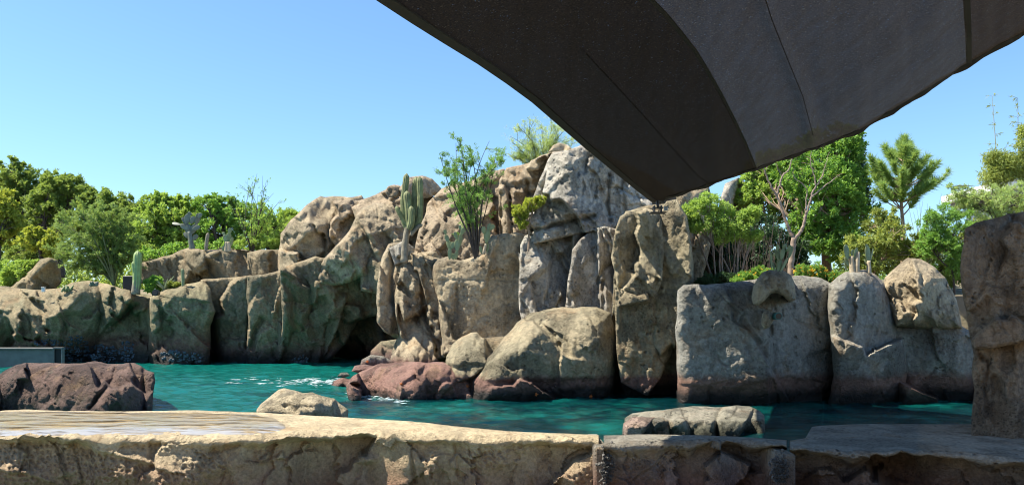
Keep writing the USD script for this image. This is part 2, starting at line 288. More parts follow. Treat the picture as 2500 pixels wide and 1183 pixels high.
def rock(out, d0, R=.5, edge=.6, thick=2.5, lean=.12, turn=0.0, fac=((1.5, .32, 1.0, 0), (.5, .22, 1.0, 0)), rough=.06, fine=.022, ctrl=None, cracks=(), steps=(), seed=0, jit=5, under=0.0, under_h=.4, step=None, top=0.0, flute=None, wig=5.0, crag=1.0, soft=.36, jnt=1.0, grow=0.0, brow=None):
    x, y, dist, f = mesh_outline(out, step or RES, jit, seed, grow)
    q = np.stack([(x - CX) / F * d0, EYE + (HZ - y) / F * d0], 1); m = d0 / F
    q3 = np.c_[q, np.full(len(q), seed * 5.17)]
    D = np.full(len(x), float(d0))
    zb = max(q[:, 1].min(), -.3)
    if brow: zb = brow[0]; D += brow[1] * np.clip(zb - q[:, 1], 0, None) - lean * np.clip(q[:, 1] - zb, None, 0)
    D += lean * (q[:, 1] - zb) + turn * (q[:, 0] - q[:, 0].mean())
    if top: D += top * np.clip((q[:, 1] - (q[:, 1].max() - 1.0)), 0, None) ** 2
    ev = np.clip(.25 + 1.7 * meshkit.fbm(np.c_[q * .9, np.full(len(q), seed * 2.2)], 3, seed + 77) ** 1.3, .2, 1.3)
    t = np.clip(dist * m / (R * soft * ev), 0, 1)
    D += soft * edge * ev * (1 - np.sqrt(np.clip(1 - (1 - t) ** 2, 0, 1)))
    for i, (cell, amp, st, rot) in enumerate(fac): D -= facets(q, cell, amp, seed * 11 + i, st, rot)
    D -= facets(q, .15, .10, seed * 11 + 8)
    cr = np.abs(fbm(q3 * 1.9, 5, seed + 5)); D -= rough * 2 * fbm(q3 * 1.3, 5, seed)
    rid = 1 - 2 * np.abs(fbm(q3 * [2.2, 1.6, 1], 5, seed + 6)) * 2; fineD = fine * 2 * fbm(q3 * 6.5, 4, seed + 9) - .075 * crag * np.clip(rid, 0, 1) ** 3
    if jnt:
        for cell, wd, dp, stp, sd in ((1.5, .030, .16, .16, 3), (.62, .020, .07, .07, 4)):
            ed, off = joints(q, cell, seed * 13 + sd, 1.7 if sd == 3 else 1.3, 14 if sd == 3 else -25)
            mk = np.clip(1.9 * (meshkit.fbm(q3 * .9 / cell + 3, 3, seed + sd) - .38), 0, 1) * 1.6
            D += jnt * mk * dp * np.exp(-(ed / wd) ** 2) - jnt * stp * off * np.minimum(mk, 1) * .6
    if flute: D -= flute[1] * 2 * np.abs(fbm(np.c_[q[:, 0] / flute[0], q[:, 1] / flute[0] / 5, np.full(len(q), seed)], 4, seed + 21)) ** .7
    if ctrl is not None:
        c = np.asarray(ctrl, float)
        D += RBFInterpolator(c[:, :2] / 100, c[:, 2], kernel='linear', smoothing=.02)(np.c_[x, y] / 100)
    wx = x + wig * 2 * fbm(np.c_[x / 25, y / 25, np.full(len(x), seed)], 3, seed + 31); wy = y + wig * 2 * fbm(np.c_[x / 25, y / 25, np.full(len(x), seed + 40)], 3, seed + 32)
    for line, w, dep in cracks:
        dd, _ = poly_dist(wx, wy, line); D += dep * np.exp(-(dd / w) ** 2)
    for line, h, fall in steps:
        dd, sg = poly_dist(wx, wy, line); D -= h * np.exp(-dd / fall) * (.5 + .5 * np.tanh(sg * dd / 4.5))
    e = np.vstack([f[:, [0, 1]], f[:, [1, 2]], f[:, [2, 0]]]); A = sp.coo_matrix((np.ones(len(e)), (e[:, 0], e[:, 1])), shape=(len(x), len(x))).tocsr(); A = A + A.T
    A = sp.diags(1 / np.asarray(A.sum(1)).ravel()) @ A; inner = dist > 0
    for _ in range(1): D = np.where(inner, .5 * D + .5 * (A @ D), D)
    sm_ = (step or RES) * m; D -= fineD + sm_ * .55 * 2 * fbm(q3 / (5.5 * sm_), 2, seed + 19)
    if under: D += under * np.exp(-np.clip(q[:, 1] + .2, 0, None) / under_h)
    return close_back(P(x, y, D), f, thick)
def base_of(m):
    v = m[0]; return (v[:, 0].mean(), v[:, 1].mean(), v[:, 2].min())
def rock_thing(name, label, cat, blocks, group=None, partname='rock_block'):
    "blocks: list of (mesh, material, part name)"
    t = thing(name, label, cat, base_of(blocks[0][0]), group)
    ROCKS[name] = [b[0] for b in blocks]
    for mm, mat, *nm in blocks: part(t, nm[0] if nm else partname, mm, M[mat], smooth=True)
    return t

# ------------------------------------------------------------------ ground (pool bed and planted plateau) and water
gx = np.unique(np.r_[np.linspace(-900, -60, 15), np.arange(-60, 60, .7), np.linspace(60, 900, 15)])
gy = np.unique(np.r_[np.linspace(-600, -20, 10), np.arange(-20, 90, .45), np.linspace(90, 1500, 18)])
X, Y = np.meshgrid(gx, gy)
ye = np.interp(X, [-30, -9.3, -8.8, -4.6, -4.2, 2, 4.2, 4.8, 16], [42, 42, 43, 43, 30, 29, 25.5, 23.4, 23.4])
pl = np.interp(X, [-30, -9, -5, -3.5, 1, 3, 5, 14], [3.2, 3.3, 3.4, 3.6, 3.6, 3.2, 2.95, 2.95])
def sm(t): t = np.clip(t, 0, 1); return t * t * (3 - 2 * t)
far = sm((Y - ye) / 1.2); west = sm((-X - 30) / 1.2); east = sm((X - 14) / 1.2); south = sm((8.9 - Y) / .8)
up = np.maximum(np.maximum(far, west), east)
Z = -2.2 + up * (pl + 2.2) + sm((Y - ye - 2) / 8) * far * .8
Z = np.where(south > 0, np.maximum(-2.2 + south * 2.4, np.where(up > 0, -2.2 + up * 2.8, -9)), Z)  # unseen bank before the ledge, added to bounce warm light onto it
Z = np.where(Y < -.6, np.maximum(Z, .2 + np.clip(np.floor((-.6 - Y) / .9) * .42, 0, 6.5)), Z)      # unseen terraced seating behind the viewer, added to block sky and warm the fill
Z += .25 * fbm(np.stack([X / 3, Y / 3, X * 0], -1), 3, 5) * up
n1, n2 = X.shape; ids = np.arange(X.size).reshape(X.shape)
quads = np.stack([ids[:-1, :-1], ids[:-1, 1:], ids[1:, 1:], ids[1:, :-1]], -1).reshape(-1, 4)
ground_mat = usdkit.material(stage, LK('ground_soil_and_pool_bed'), {
    'g': ('geometry', {}), 's': ('separate_xyz', {}), 'n': ('noise_texture', {'scale': 1.2, 'detail': 6.0}), 'n2': ('noise_texture', {'scale': 14.0, 'detail': 5.0}),
    'soil': ('mix_color', {'a': (.20, .15, .095), 'b': (.10, .095, .05)}), 'r': ('map_range', {'from_min': .4, 'from_max': .6, 'clamp': True}),
    'pool': ('mix_color', {'a': (.12, .42, .40), 'b': (.06, .26, .27)}), 'z': ('map_range', {'from_min': -.1, 'from_max': .1, 'clamp': True}),
    'm': ('mix_color', {}), 'b': ('bump', {'strength': .5, 'distance': .05}), 'p': ('principled_bsdf', {'roughness': .9})},
    [('g.position', 's.vector'), ('g.position', 'n.vector'), ('g.position', 'n2.vector'), ('n.fac', 'r.value'), ('r.result', 'soil.fac'), ('r.result', 'pool.fac'), ('s.z', 'z.value'),
     ('z.result', 'm.fac'), ('pool.result', 'm.a'), ('soil.result', 'm.b'), ('m.result', 'p.base_color'), ('n2.fac', 'b.height'), ('b.normal', 'p.normal')], surface='p.BSDF')
setting('ground', (np.stack([X, Y, Z], -1).reshape(-1, 3), quads), ground_mat, smooth=True)

wx_ = np.arange(-29.5, 14, .08); wy_ = np.r_[np.arange(8.6, 14, .16), np.arange(14, 26, .055), np.arange(26, 44, .075)]
X, Y = np.meshgrid(wx_, wy_); Z = np.zeros_like(X)
rng = np.random.default_rng(3)
for lam in (2.4, 1.5, 1.0, .78, .62, .5, .42, .35, .3):
    for _ in range(3):
        th = rng.normal(.2, .6); k = 2 * np.pi / lam
        ph = rng.uniform(0, 6.28) + 2.0 * fbm(np.stack([X / 4, Y / 4, X * 0 + lam], -1), 2, int(lam * 100))
        w = np.sin(k * (X * math.sin(th) + Y * math.cos(th)) + ph)
        Z += lam * (.0082 if lam < .9 else .0036) * (w + .35 * w * w) * (.55 + 1.0 * meshkit.noise(np.stack([X / 3.1, Y / 2.2, X * 0 + lam * 9], -1), 5))
calm = np.exp(-((X - 6) / 4) ** 2) * .55
Z = (Z - Z.mean()) * (1 - calm)
ids = np.arange(X.size).reshape(X.shape)
quads = np.stack([ids[:-1, :-1], ids[:-1, 1:], ids[1:, 1:], ids[1:, :-1]], -1).reshape(-1, 4)
water_mat = usdkit.material(stage, LK('pool_water'), {
    'g': ('geometry', {}), 'n': ('noise_texture', {'scale': .35, 'detail': 3.0}), 'n2': ('noise_texture', {'scale': 8.0, 'detail': 4.0, 'roughness': .6, 'distortion': .4}),
    'n3': ('noise_texture', {'scale': 1.9, 'detail': 4.0, 'roughness': .6}), 'ad': ('math', {'math_type': 'multiply_add', 'value2': .55}),
    'r': ('map_range', {'from_min': .74, 'from_max': .98, 'clamp': True}),
    'sx': ('separate_xyz', {}), 'left_sun': ('map_range', {'from_min': -1.0, 'from_max': -9.0, 'to_min': 0.0, 'to_max': .3, 'clamp': True}), 'sum': ('math', {'math_type': 'add'}),  # sunlit brightness painted into the water colour, rising to the left
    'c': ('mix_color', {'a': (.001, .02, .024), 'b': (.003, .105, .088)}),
    'b': ('bump', {'strength': .65, 'distance': .04}),
    'p': ('principled_bsdf', {'roughness': .03, 'ior': 1.4, 'specular_ior_level': .5}),
    't': ('transparent_bsdf', {'color': (.35, .8, .78)}), 'mx': ('mix_closure', {'fac': .22})},
    [('g.position', 'n.vector'), ('g.position', 'n2.vector'), ('g.position', 'n3.vector'), ('n3.fac', 'ad.value1'), ('n.fac', 'ad.value3'), ('g.position', 'sx.vector'), ('sx.x', 'left_sun.value'), ('ad.value', 'sum.value1'), ('left_sun.result', 'sum.value2'), ('sum.value', 'r.value'), ('r.result', 'c.fac'), ('c.result', 'p.base_color'), ('n2.fac', 'b.height'), ('b.normal', 'p.normal'),
     ('p.BSDF', 'mx.closure1'), ('t.BSDF', 'mx.closure2')], surface='mx.closure')
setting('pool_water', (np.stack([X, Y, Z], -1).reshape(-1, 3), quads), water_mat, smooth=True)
ROCKS = {}
# ------------------------------------------------------------------ rock formations, far to near
SOFT = ((2.0, .46, 1.0, 0), (.8, .28, 1.0, 20), (.3, .10, 1, 0))
CHIS = ((1.7, .62, 1.3, 25), (.7, .42, 1.2, -20), (.3, .16, 1.0, 0))
COL = ((1.2, .62, 2.4, 12), (.55, .40, 2.2, 20), (.24, .16, 1.5, 0))
SMOOTHF = ((2.0, .18, 1.3, 0), (.7, .1, 1.2, 0), (.3, .06, 1, 0))

# low wall on the left, beyond the water
rock_thing('rock_wall', 'long low tan rock wall at far left with a dark stained foot in the water', 'rock wall', [
    (rock([(-60, 725), (100, 722), (240, 712), (330, 728), (400, 730), (495, 712), (508, 760), (500, 905), (-60, 905)], 37.7, R=.5, edge=.5, thick=3, lean=.3, fac=SOFT, jnt=.5, grow=5, seed=9), 'rock_left', 'rear_mass'),
    (rock([(-60, 700), (0, 703), (40, 707), (97, 712), (151, 707), (178, 694), (216, 689), (236, 692), (250, 720), (245, 800), (255, 905), (-60, 905)], 36.6, R=1.3, edge=1.6, lean=.62, brow=(2.6, .17), fac=SOFT, rough=.11, jnt=0.55, grow=5, seed=1,
          ctrl=[(0, 860, -.5), (60, 740, .35), (100, 730, .3), (140, 760, -.35), (215, 705, -.5), (200, 760, -.4), (110, 800, -.1), (40, 790, -.3), (230, 850, .3), (30, 720, .3), (215, 800, -.1)],
          cracks=[([(150, 770), (160, 800), (148, 840)], 5, .25)], steps=[([(90, 770), (150, 776), (165, 760)], .25, 25)]), 'rock_left'),
    (rock([(200, 700), (218, 690), (262, 698), (295, 707), (324, 714), (350, 722), (372, 727), (376, 780), (372, 905), (205, 905)], 36.9, R=1.0, edge=1.2, lean=.62, brow=(2.6, .17), fac=SOFT, rough=.10, jnt=0.55, grow=5, seed=2,
          ctrl=[(290, 730, -.35), (260, 720, -.3), (350, 750, .1), (300, 850, .0), (220, 800, .0), (250, 770, -.2)],
          cracks=[([(333, 745), (290, 775), (255, 810), (225, 838)], 5, .45)], steps=[([(255, 812), (290, 776), (335, 744)], .16, 40)]), 'rock_left'),
    (rock([(370, 726), (411, 712), (440, 702), (460, 696), (480, 692), (497, 688), (509, 706), (512, 733), (521, 760), (510, 793), (507, 905), (366, 905), (371, 800)], 36.3, R=.9, edge=1.4, lean=.5, brow=(2.5, .17), fac=((1.6, .35, 1.0, 30), (.7, .22, 1.0, 0)), rough=.09, jnt=0.55, grow=5, seed=3,
          ctrl=[(440, 720, -.3), (480, 700, -.2), (400, 760, .1), (460, 760, -.2), (500, 760, .2), (430, 850, .0)],
          steps=[([(385, 770), (430, 725), (490, 735)], .25, 30)]), 'rock_left')])
rock_thing('slanting_boulder', 'smooth tan boulder slanting up to the right on top of the far left wall', 'boulder', [
    (rock([(5, 712), (30, 690), (54, 674), (81, 656), (100, 633), (119, 628), (141, 635), (149, 657), (150, 690), (124, 716), (60, 722)], 38.6, R=.7, edge=.9, thick=1.6, lean=.5, fac=SOFT, soft=.8, jnt=0.3, seed=4,
          ctrl=[(60, 690, 0), (110, 650, -.2), (125, 690, .2), (80, 700, .1)], steps=[([(60, 690), (90, 670), (125, 640)], .25, 30)]), 'rock_left', 'boulder_body')])
rock_thing('upper_rock_ledge', 'brown rock ledge with overhanging lower edge under the prickly pears', 'rock wall', [
    (rock([(340, 645), (375, 636), (411, 628), (440, 615), (465, 606), (503, 613), (562, 611), (611, 617), (616, 650), (611, 682), (560, 686), (511, 695), (487, 688), (420, 690), (340, 690)], 39.3, R=.55, edge=.8, thick=3, lean=.2, fac=((1.8, .4, 1.0, 20), (.7, .25, 1.0, 0)), jnt=0.6, grow=4, seed=5,
          ctrl=[(400, 660, .9), (450, 640, .2), (480, 630, -.2), (560, 640, -.5), (600, 650, -.3), (480, 680, .2)], steps=[([(455, 685), (480, 655), (530, 620)], .35, 30)]), 'rock_cave'),
    (rock([(606, 618), (640, 612), (681, 613), (692, 640), (687, 672), (640, 676), (612, 682)], 38.9, R=.5, edge=.7, thick=3, lean=.15, fac=((1.2, .35, 1.0, 0), (.6, .2, 1.0, 0)), jnt=0.6, grow=4, seed=6), 'rock_cave')])
rock_thing('recessed_rock_wall', 'shaded blue-grey rock wall set back under the brown ledge', 'rock wall', [
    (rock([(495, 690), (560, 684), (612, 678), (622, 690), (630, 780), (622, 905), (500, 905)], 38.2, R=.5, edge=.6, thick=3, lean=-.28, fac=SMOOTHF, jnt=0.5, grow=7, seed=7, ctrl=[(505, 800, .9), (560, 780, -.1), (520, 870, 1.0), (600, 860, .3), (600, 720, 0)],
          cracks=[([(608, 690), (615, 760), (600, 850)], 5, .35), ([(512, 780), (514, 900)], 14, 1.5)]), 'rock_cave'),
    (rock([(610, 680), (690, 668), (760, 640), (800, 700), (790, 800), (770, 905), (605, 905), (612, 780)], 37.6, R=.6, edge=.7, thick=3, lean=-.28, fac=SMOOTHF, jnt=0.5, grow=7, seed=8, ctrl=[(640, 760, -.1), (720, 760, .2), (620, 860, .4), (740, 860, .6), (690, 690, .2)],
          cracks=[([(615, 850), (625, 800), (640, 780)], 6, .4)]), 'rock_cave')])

# cave cliff
rock_thing('cave_cliff', 'tan cliff hanging over the dark cave mouth', 'cliff', [
    (rock([(686, 690), (690, 590), (742, 525), (800, 496), (880, 494), (960, 466), (1040, 490), (1030, 640), (960, 660), (900, 700), (820, 720), (740, 720)], 36.6, R=.5, edge=.5, thick=4, lean=.5, fac=CHIS, grow=5, seed=19), 'rock_hill', 'rear_mass'),
    (rock([(684, 650), (800, 640), (850, 700), (820, 800), (770, 905), (684, 905)], 36.7, R=.5, edge=.5, thick=4, lean=-.2, fac=CHIS, grow=5, seed=119), 'rock_cave', 'rear_mass'),
    (rock([(683, 612), (690, 572), (712, 540), (742, 514), (783, 485), (818, 482), (850, 486), (880, 484), (888, 497), (880, 540), (845, 580), (805, 622), (768, 634), (738, 642), (715, 684), (697, 690), (684, 650)], 35.2, R=.7, edge=1.1, thick=4, lean=.45, fac=CHIS, rough=.07, grow=5, seed=10,
          ctrl=[(700, 600, -.2), (760, 570, -.6), (840, 530, -.1), (780, 500, .6), (860, 500, .4), (800, 600, .1), (830, 570, .2), (705, 660, .3)],
          steps=[([(720, 600), (770, 560), (860, 530)], .3, 25), ([(770, 630), (820, 590), (875, 540)], .4, 22)]), 'rock_tan', 'left_boulder'),
    (rock([(862, 500), (888, 490), (918, 481), (942, 468), (969, 456), (1000, 468), (1030, 480), (1052, 482), (1040, 560), (1024, 650), (960, 660), (920, 640), (880, 560)], 35.8, R=.6, edge=.8, thick=4, lean=.5, fac=CHIS, rough=.07, grow=5, seed=11,
          ctrl=[(930, 520, 0), (1000, 500, .2), (960, 600, .3), (1030, 560, .6)], steps=[([(880, 530), (940, 500), (990, 490)], .3, 20), ([(890, 560), (950, 530), (1020, 520)], .3, 20)]), 'rock_hill', 'upper_slope'),
    (rock([(884, 512), (915, 500), (950, 500), (985, 515), (1000, 560), (985, 600), (950, 612), (938, 650), (926, 690), (905, 690), (880, 672), (850, 684), (815, 694), (785, 690), (778, 664), (795, 632), (830, 598), (858, 562)], 34.0, R=.8, edge=1.3, thick=3.5, lean=.38, fac=((1.2, .38, 1.6, 40), (.5, .28, 1.2, 30), (.26, .2, 1, 0)), rough=.07, grow=5, seed=12,
          ctrl=[(850, 620, -.5), (900, 560, -.2), (950, 540, .0), (920, 640, -.1), (820, 670, .0), (970, 590, .3)],
          steps=[([(840, 640), (890, 580), (960, 560)], .3, 22), ([(880, 670), (915, 620), (950, 600)], .3, 16)]), 'rock_tan', 'diagonal_ridge'),
    (rock([(686, 660), (720, 650), (770, 630), (830, 640), (900, 640), (940, 650), (950, 700), (935, 762), (904, 768), (870, 780), (839, 836), (800, 880), (770, 905), (690, 905), (696, 780)], 36.9, R=.6, edge=.9, thick=4.5, lean=-.30, fac=((1.8, .34, 1.3, 30), (.7, .14, 1.0, 0)), rough=.08, grow=5, seed=13,
          ctrl=[(690, 680, -1.5), (700, 780, -1.2), (695, 880, -1.0), (740, 700, -.9), (770, 690, -.5), (850, 690, .2), (910, 700, .7), (860, 750, 1.1), (800, 800, .5), (760, 850, .1), (905, 755, 1.5), (830, 830, 1.0)],
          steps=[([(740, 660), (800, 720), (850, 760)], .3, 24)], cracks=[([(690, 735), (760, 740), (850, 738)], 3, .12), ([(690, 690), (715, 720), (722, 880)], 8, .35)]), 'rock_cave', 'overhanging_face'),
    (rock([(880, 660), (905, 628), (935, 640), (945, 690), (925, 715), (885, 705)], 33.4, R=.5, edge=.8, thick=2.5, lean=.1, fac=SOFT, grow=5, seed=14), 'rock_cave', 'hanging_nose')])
rock_thing('cave_rear_wall', 'dark rock at the back of the cave', 'rock wall', [
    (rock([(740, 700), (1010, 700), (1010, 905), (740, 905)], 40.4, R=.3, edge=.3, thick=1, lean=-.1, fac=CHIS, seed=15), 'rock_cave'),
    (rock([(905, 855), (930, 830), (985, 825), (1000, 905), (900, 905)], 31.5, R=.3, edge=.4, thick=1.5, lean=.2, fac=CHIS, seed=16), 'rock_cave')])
rock_thing('summit_boulder', 'rounded grey-brown boulder on the skyline behind the tall cactus', 'boulder', [
    (rock([(974, 462), (985, 445), (996, 431), (1029, 428), (1056, 437), (1077, 460), (1070, 478), (1020, 486), (985, 476)], 34.5, R=.5, edge=.8, thick=1.5, lean=.4, fac=CHIS, soft=.8, seed=17, ctrl=[(1010, 450, -.2), (1050, 460, .2), (985, 465, .1)]), 'rock_hill', 'boulder_body')])
rock_thing('summit_rock', 'small flat brown rock on the ridge left of the summit boulder', 'boulder', [
    (rock([(938, 468), (948, 456), (964, 452), (978, 460), (976, 478), (945, 482)], 34.2, R=.3, edge=.4, thick=.8, fac=CHIS, seed=18, step=3), 'rock_hill', 'boulder_body')])
# slopes behind the mesquite
rock_thing('brown_slope', 'brown craggy slope of rock behind the mesquite and the prickly pear', 'cliff', [
    (rock([(1008, 650), (1020, 590), (1035, 540), (1047, 500), (1080, 466), (1105, 455), (1140, 448), (1190, 426), (1228, 416), (1240, 470), (1236, 650)], 29.0, R=.6, edge=.8, thick=4, lean=.55, fac=((1.3, .45, 1.8, 35), (.55, .32, 1.4, 30), (.27, .22, 1, 0)), rough=.08, grow=4, seed=20,
          ctrl=[(1040, 600, -.3), (1100, 540, 0), (1180, 480, .2), (1200, 600, .3), (1060, 500, .2)], steps=[([(1040, 590), (1090, 520), (1150, 470)], .35, 25), ([(1060, 620), (1130, 560), (1210, 520)], .3, 25), ([(1080, 480), (1120, 470), (1200, 440)], .3, 20)]), 'rock_hill'),
    (rock([(1222, 440), (1240, 414), (1290, 402), (1320, 385), (1348, 376), (1356, 480), (1345, 640), (1228, 640), (1222, 520)], 27.6, R=.5, edge=.7, thick=4, lean=.35, fac=((1.1, .42, 1.7, 5), (.5, .3, 1.4, 20), (.25, .2, 1, 0)), rough=.07, grow=4, seed=21,
          ctrl=[(1250, 450, 0), (1300, 430, -.1), (1330, 520, .5), (1240, 560, .1), (1300, 520, .4)], steps=[([(1225, 450), (1280, 440), (1345, 430)], .3, 22), ([(1228, 500), (1260, 470), (1300, 465)], .3, 20)],
          cracks=[([(1222, 470), (1226, 600)], 5, .5), ([(1245, 480), (1250, 600)], 4, .4), ([(1290, 440), (1280, 520)], 4, .3)]), 'rock_hill')])
rock_thing('crest_rock', 'pale tan rock capping the ridge below the feathery tree', 'boulder', [
    (rock([(1283, 412), (1296, 392), (1322, 382), (1346, 374), (1356, 392), (1340, 412), (1300, 418)], 26.9, R=.3, edge=.5, thick=1.2, lean=.3, fac=CHIS, seed=22, step=3), 'rock_tan', 'boulder_body')])
rock_thing('crest_boulder', 'small pale boulder perched on the highest point of the cliff', 'boulder', [
    (rock([(1340, 372), (1350, 355), (1366, 347), (1386, 352), (1398, 362), (1380, 376)], 25.2, R=.25, edge=.4, thick=.8, lean=.3, fac=SOFT, seed=23, step=3), 'rock_tan', 'boulder_body')])
# spur at the right of the cave and the tan wall
rock_thing('fluted_spur', 'fluted tan rock spur forming the right side of the cave mouth', 'cliff', [
    (rock([(935, 700), (960, 630), (1010, 622), (1100, 640), (1110, 860), (1000, 890), (962, 860), (986, 800), (940, 760)], 25.9, R=.4, edge=.5, thick=3, lean=.16, fac=COL, grow=6, seed=24), 'rock_tan'),
    (rock([(928, 690), (936, 632), (953, 600), (985, 594), (1006, 628), (1000, 660), (984, 733), (986, 770), (986, 822), (960, 816), (942, 806), (925, 784), (926, 733)], 26.4, R=.4, edge=.8, thick=3, lean=.10, fac=COL, grow=6, seed=25, ctrl=[(950, 640, 0), (945, 780, -.3), (980, 800, .2), (970, 700, 0), (990, 640, .1)],
          cracks=[([(962, 610), (955, 690), (958, 740)], 4, .3)], steps=[([(928, 740), (950, 770), (985, 800)], .15, 30)]), 'rock_tan'),
    (rock([(968, 720), (978, 680), (985, 660), (1000, 640), (1030, 634), (1056, 640), (1068, 662), (1075, 700), (1074, 760), (1084, 800), (1094, 840), (1064, 880), (1010, 900), (955, 900), (962, 870), (975, 848), (980, 815), (972, 770)], 25.6, R=.4, edge=.7, thick=3, lean=.16, fac=COL, flute=(.8, .35), grow=6, seed=26,
          ctrl=[(1000, 700, 0), (1030, 800, 0), (1050, 700, -.05), (1000, 870, -.7), (1060, 860, -.5), (985, 800, .2)], cracks=[([(1040, 650), (1030, 720), (1040, 780)], 5, .35), ([(1062, 650), (1060, 740)], 6, .45)]), 'rock_tan'),
    (rock([(955, 608), (985, 592), (1006, 606), (1000, 634), (965, 640)], 27.2, R=.3, edge=.5, thick=1.5, lean=.3, fac=CHIS, grow=6, seed=27), 'rock_grey'),
    (rock([(1000, 640), (1022, 622), (1062, 620), (1075, 640), (1040, 660), (1005, 664)], 26.6, R=.3, edge=.4, thick=1.5, lean=.3, fac=CHIS, grow=6, seed=28), 'rock_tan')])
rock_thing('tan_rock_wall', 'broad smooth tan rock wall below the mesquite', 'cliff', [
    (rock([(1058, 650), (1070, 634), (1094, 628), (1121, 638), (1169, 627), (1191, 614), (1192, 590), (1202, 576), (1232, 570), (1262, 570), (1278, 577), (1276, 620), (1276, 663), (1282, 750), (1270, 810), (1200, 860), (1085, 860), (1080, 809), (1075, 739), (1062, 690)], 24.9, R=.5, edge=.7, thick=2.2, lean=.17, fac=SMOOTHF, rough=.06, jnt=0.3, grow=3, seed=30,
          ctrl=[(1090, 700, -.2), (1130, 660, -.25), (1180, 700, -.3), (1240, 620, -.1), (1215, 600, -.05), (1262, 660, .5), (1265, 740, .5), (1120, 810, .0), (1230, 760, .15)],
          cracks=[([(1118, 690), (1112, 760), (1095, 820)], 3, .15), ([(1075, 682), (1130, 684), (1200, 682), (1270, 684)], 2, .06)], steps=[([(1195, 650), (1205, 610), (1215, 585)], .3, 20)]), 'rock_tan', 'rock_face')])
# central cliff
rock_thing('central_cliff', 'tallest cliff of grey weathered rock below the shade sail', 'cliff', [
    (rock([(1270, 600), (1300, 500), (1344, 392), (1352, 376), (1388, 372), (1415, 360), (1432, 354), (1470, 375), (1520, 400), (1600, 440), (1660, 480), (1680, 600), (1660, 800), (1290, 800)], 23.75, R=.5, edge=.6, thick=3.5, lean=.20, fac=CHIS, soft=.26, grow=6, seed=31, ctrl=[(1400, 600, .1), (1600, 600, .3), (1600, 480, .4), (1450, 420, 0)]), 'rock_grey'),
    (rock([(1290, 545), (1305, 515), (1325, 487), (1338, 448), (1344, 400), (1350, 380), (1388, 373), (1432, 356), (1462, 378), (1500, 404), (1545, 440), (1582, 479), (1590, 512), (1545, 545), (1513, 560), (1507, 580), (1475, 565), (1450, 556), (1375, 574), (1306, 590)], 24.35, R=.35, edge=.55, thick=2, lean=.26, fac=((1.5, .42, 1.4, 20), (.5, .28, 1.2, 20), (.25, .2, 1, 0)), rough=.06, soft=.26, grow=6, seed=32, jit=4,
          ctrl=[(1330, 520, -.1), (1398, 420, -.55), (1395, 520, -.5), (1440, 420, -.1), (1450, 500, .1), (1350, 420, .0), (1520, 480, .1), (1560, 500, .3)],
          steps=[([(1340, 470), (1370, 440), (1420, 400), (1450, 375)], .22, 22), ([(1345, 430), (1380, 408), (1408, 395)], .2, 18)],
          cracks=[([(1488, 430), (1482, 500), (1490, 540)], 3, .25), ([(1300, 562), (1375, 545), (1450, 528)], 4, .35), ([(1520, 430), (1525, 520)], 3, .2), ([(1505, 455), (1580, 490)], 3, .2)]), 'rock_grey'),
    (rock([(1275, 600), (1285, 580), (1306, 566), (1375, 549), (1450, 532), (1455, 556), (1425, 580), (1408, 600), (1402, 660), (1390, 720), (1386, 752), (1350, 756), (1281, 790), (1272, 754), (1272, 660)], 23.2, R=.35, edge=.6, thick=2, lean=.17, fac=COL, rough=.06, soft=.26, grow=6, seed=33,
          ctrl=[(1330, 600, 0), (1290, 650, -.1), (1370, 600, -.25), (1350, 690, .1), (1390, 680, .2), (1300, 740, 0)],
          steps=[([(1330, 660), (1380, 610), (1440, 560)], .3, 22), ([(1285, 700), (1330, 640), (1345, 590)], .2, 22)], cracks=[([(1350, 620), (1345, 680), (1330, 750)], 4, .2)]), 'rock_grey'),
    (rock([(1392, 690), (1402, 612), (1420, 590), (1444, 567), (1475, 560), (1509, 566), (1503, 635), (1510, 698), (1508, 790), (1450, 790), (1384, 760)], 22.9, R=.35, edge=.6, thick=2, lean=.16, fac=COL, rough=.06, soft=.26, grow=6, seed=34,
          ctrl=[(1440, 600, -.15), (1480, 620, .0), (1420, 700, 0), (1470, 700, .15), (1495, 660, .3)], cracks=[([(1460, 690), (1475, 655), (1500, 640)], 4, .25), ([(1470, 690), (1475, 760)], 4, .25)],
          steps=[([(1430, 640), (1455, 600), (1500, 590)], .15, 20)]), 'rock_grey')])
rock_thing('rear_column', 'smooth brown rock column behind and to the right of the sail pillar', 'cliff', [
    (rock([(1650, 470), (1690, 460), (1730, 455), (1745, 520), (1735, 600), (1715, 690), (1670, 705), (1660, 600)], 24.2, R=.6, edge=.8, thick=2, lean=.1, fac=SMOOTHF, jnt=0.3, seed=35), 'rock_tan', 'rock_face'),
    (rock([(1705, 560), (1760, 540), (1850, 520), (1860, 700), (1705, 700)], 27.0, R=.6, edge=.8, thick=2, lean=.1, fac=SMOOTHF, jnt=0.3, seed=36), 'rock_hill', 'rock_face')])
rock_thing('grey_outcrop', 'blue-grey outcrop half hidden behind the leafy shrubs right of the sail corner', 'cliff', [
    (rock([(1755, 500), (1770, 450), (1800, 432), (1830, 450), (1840, 500), (1815, 560), (1770, 560)], 28.5, R=.6, edge=.8, thick=2, lean=.2, fac=CHIS, seed=37), 'rock_grey', 'rock_face')])
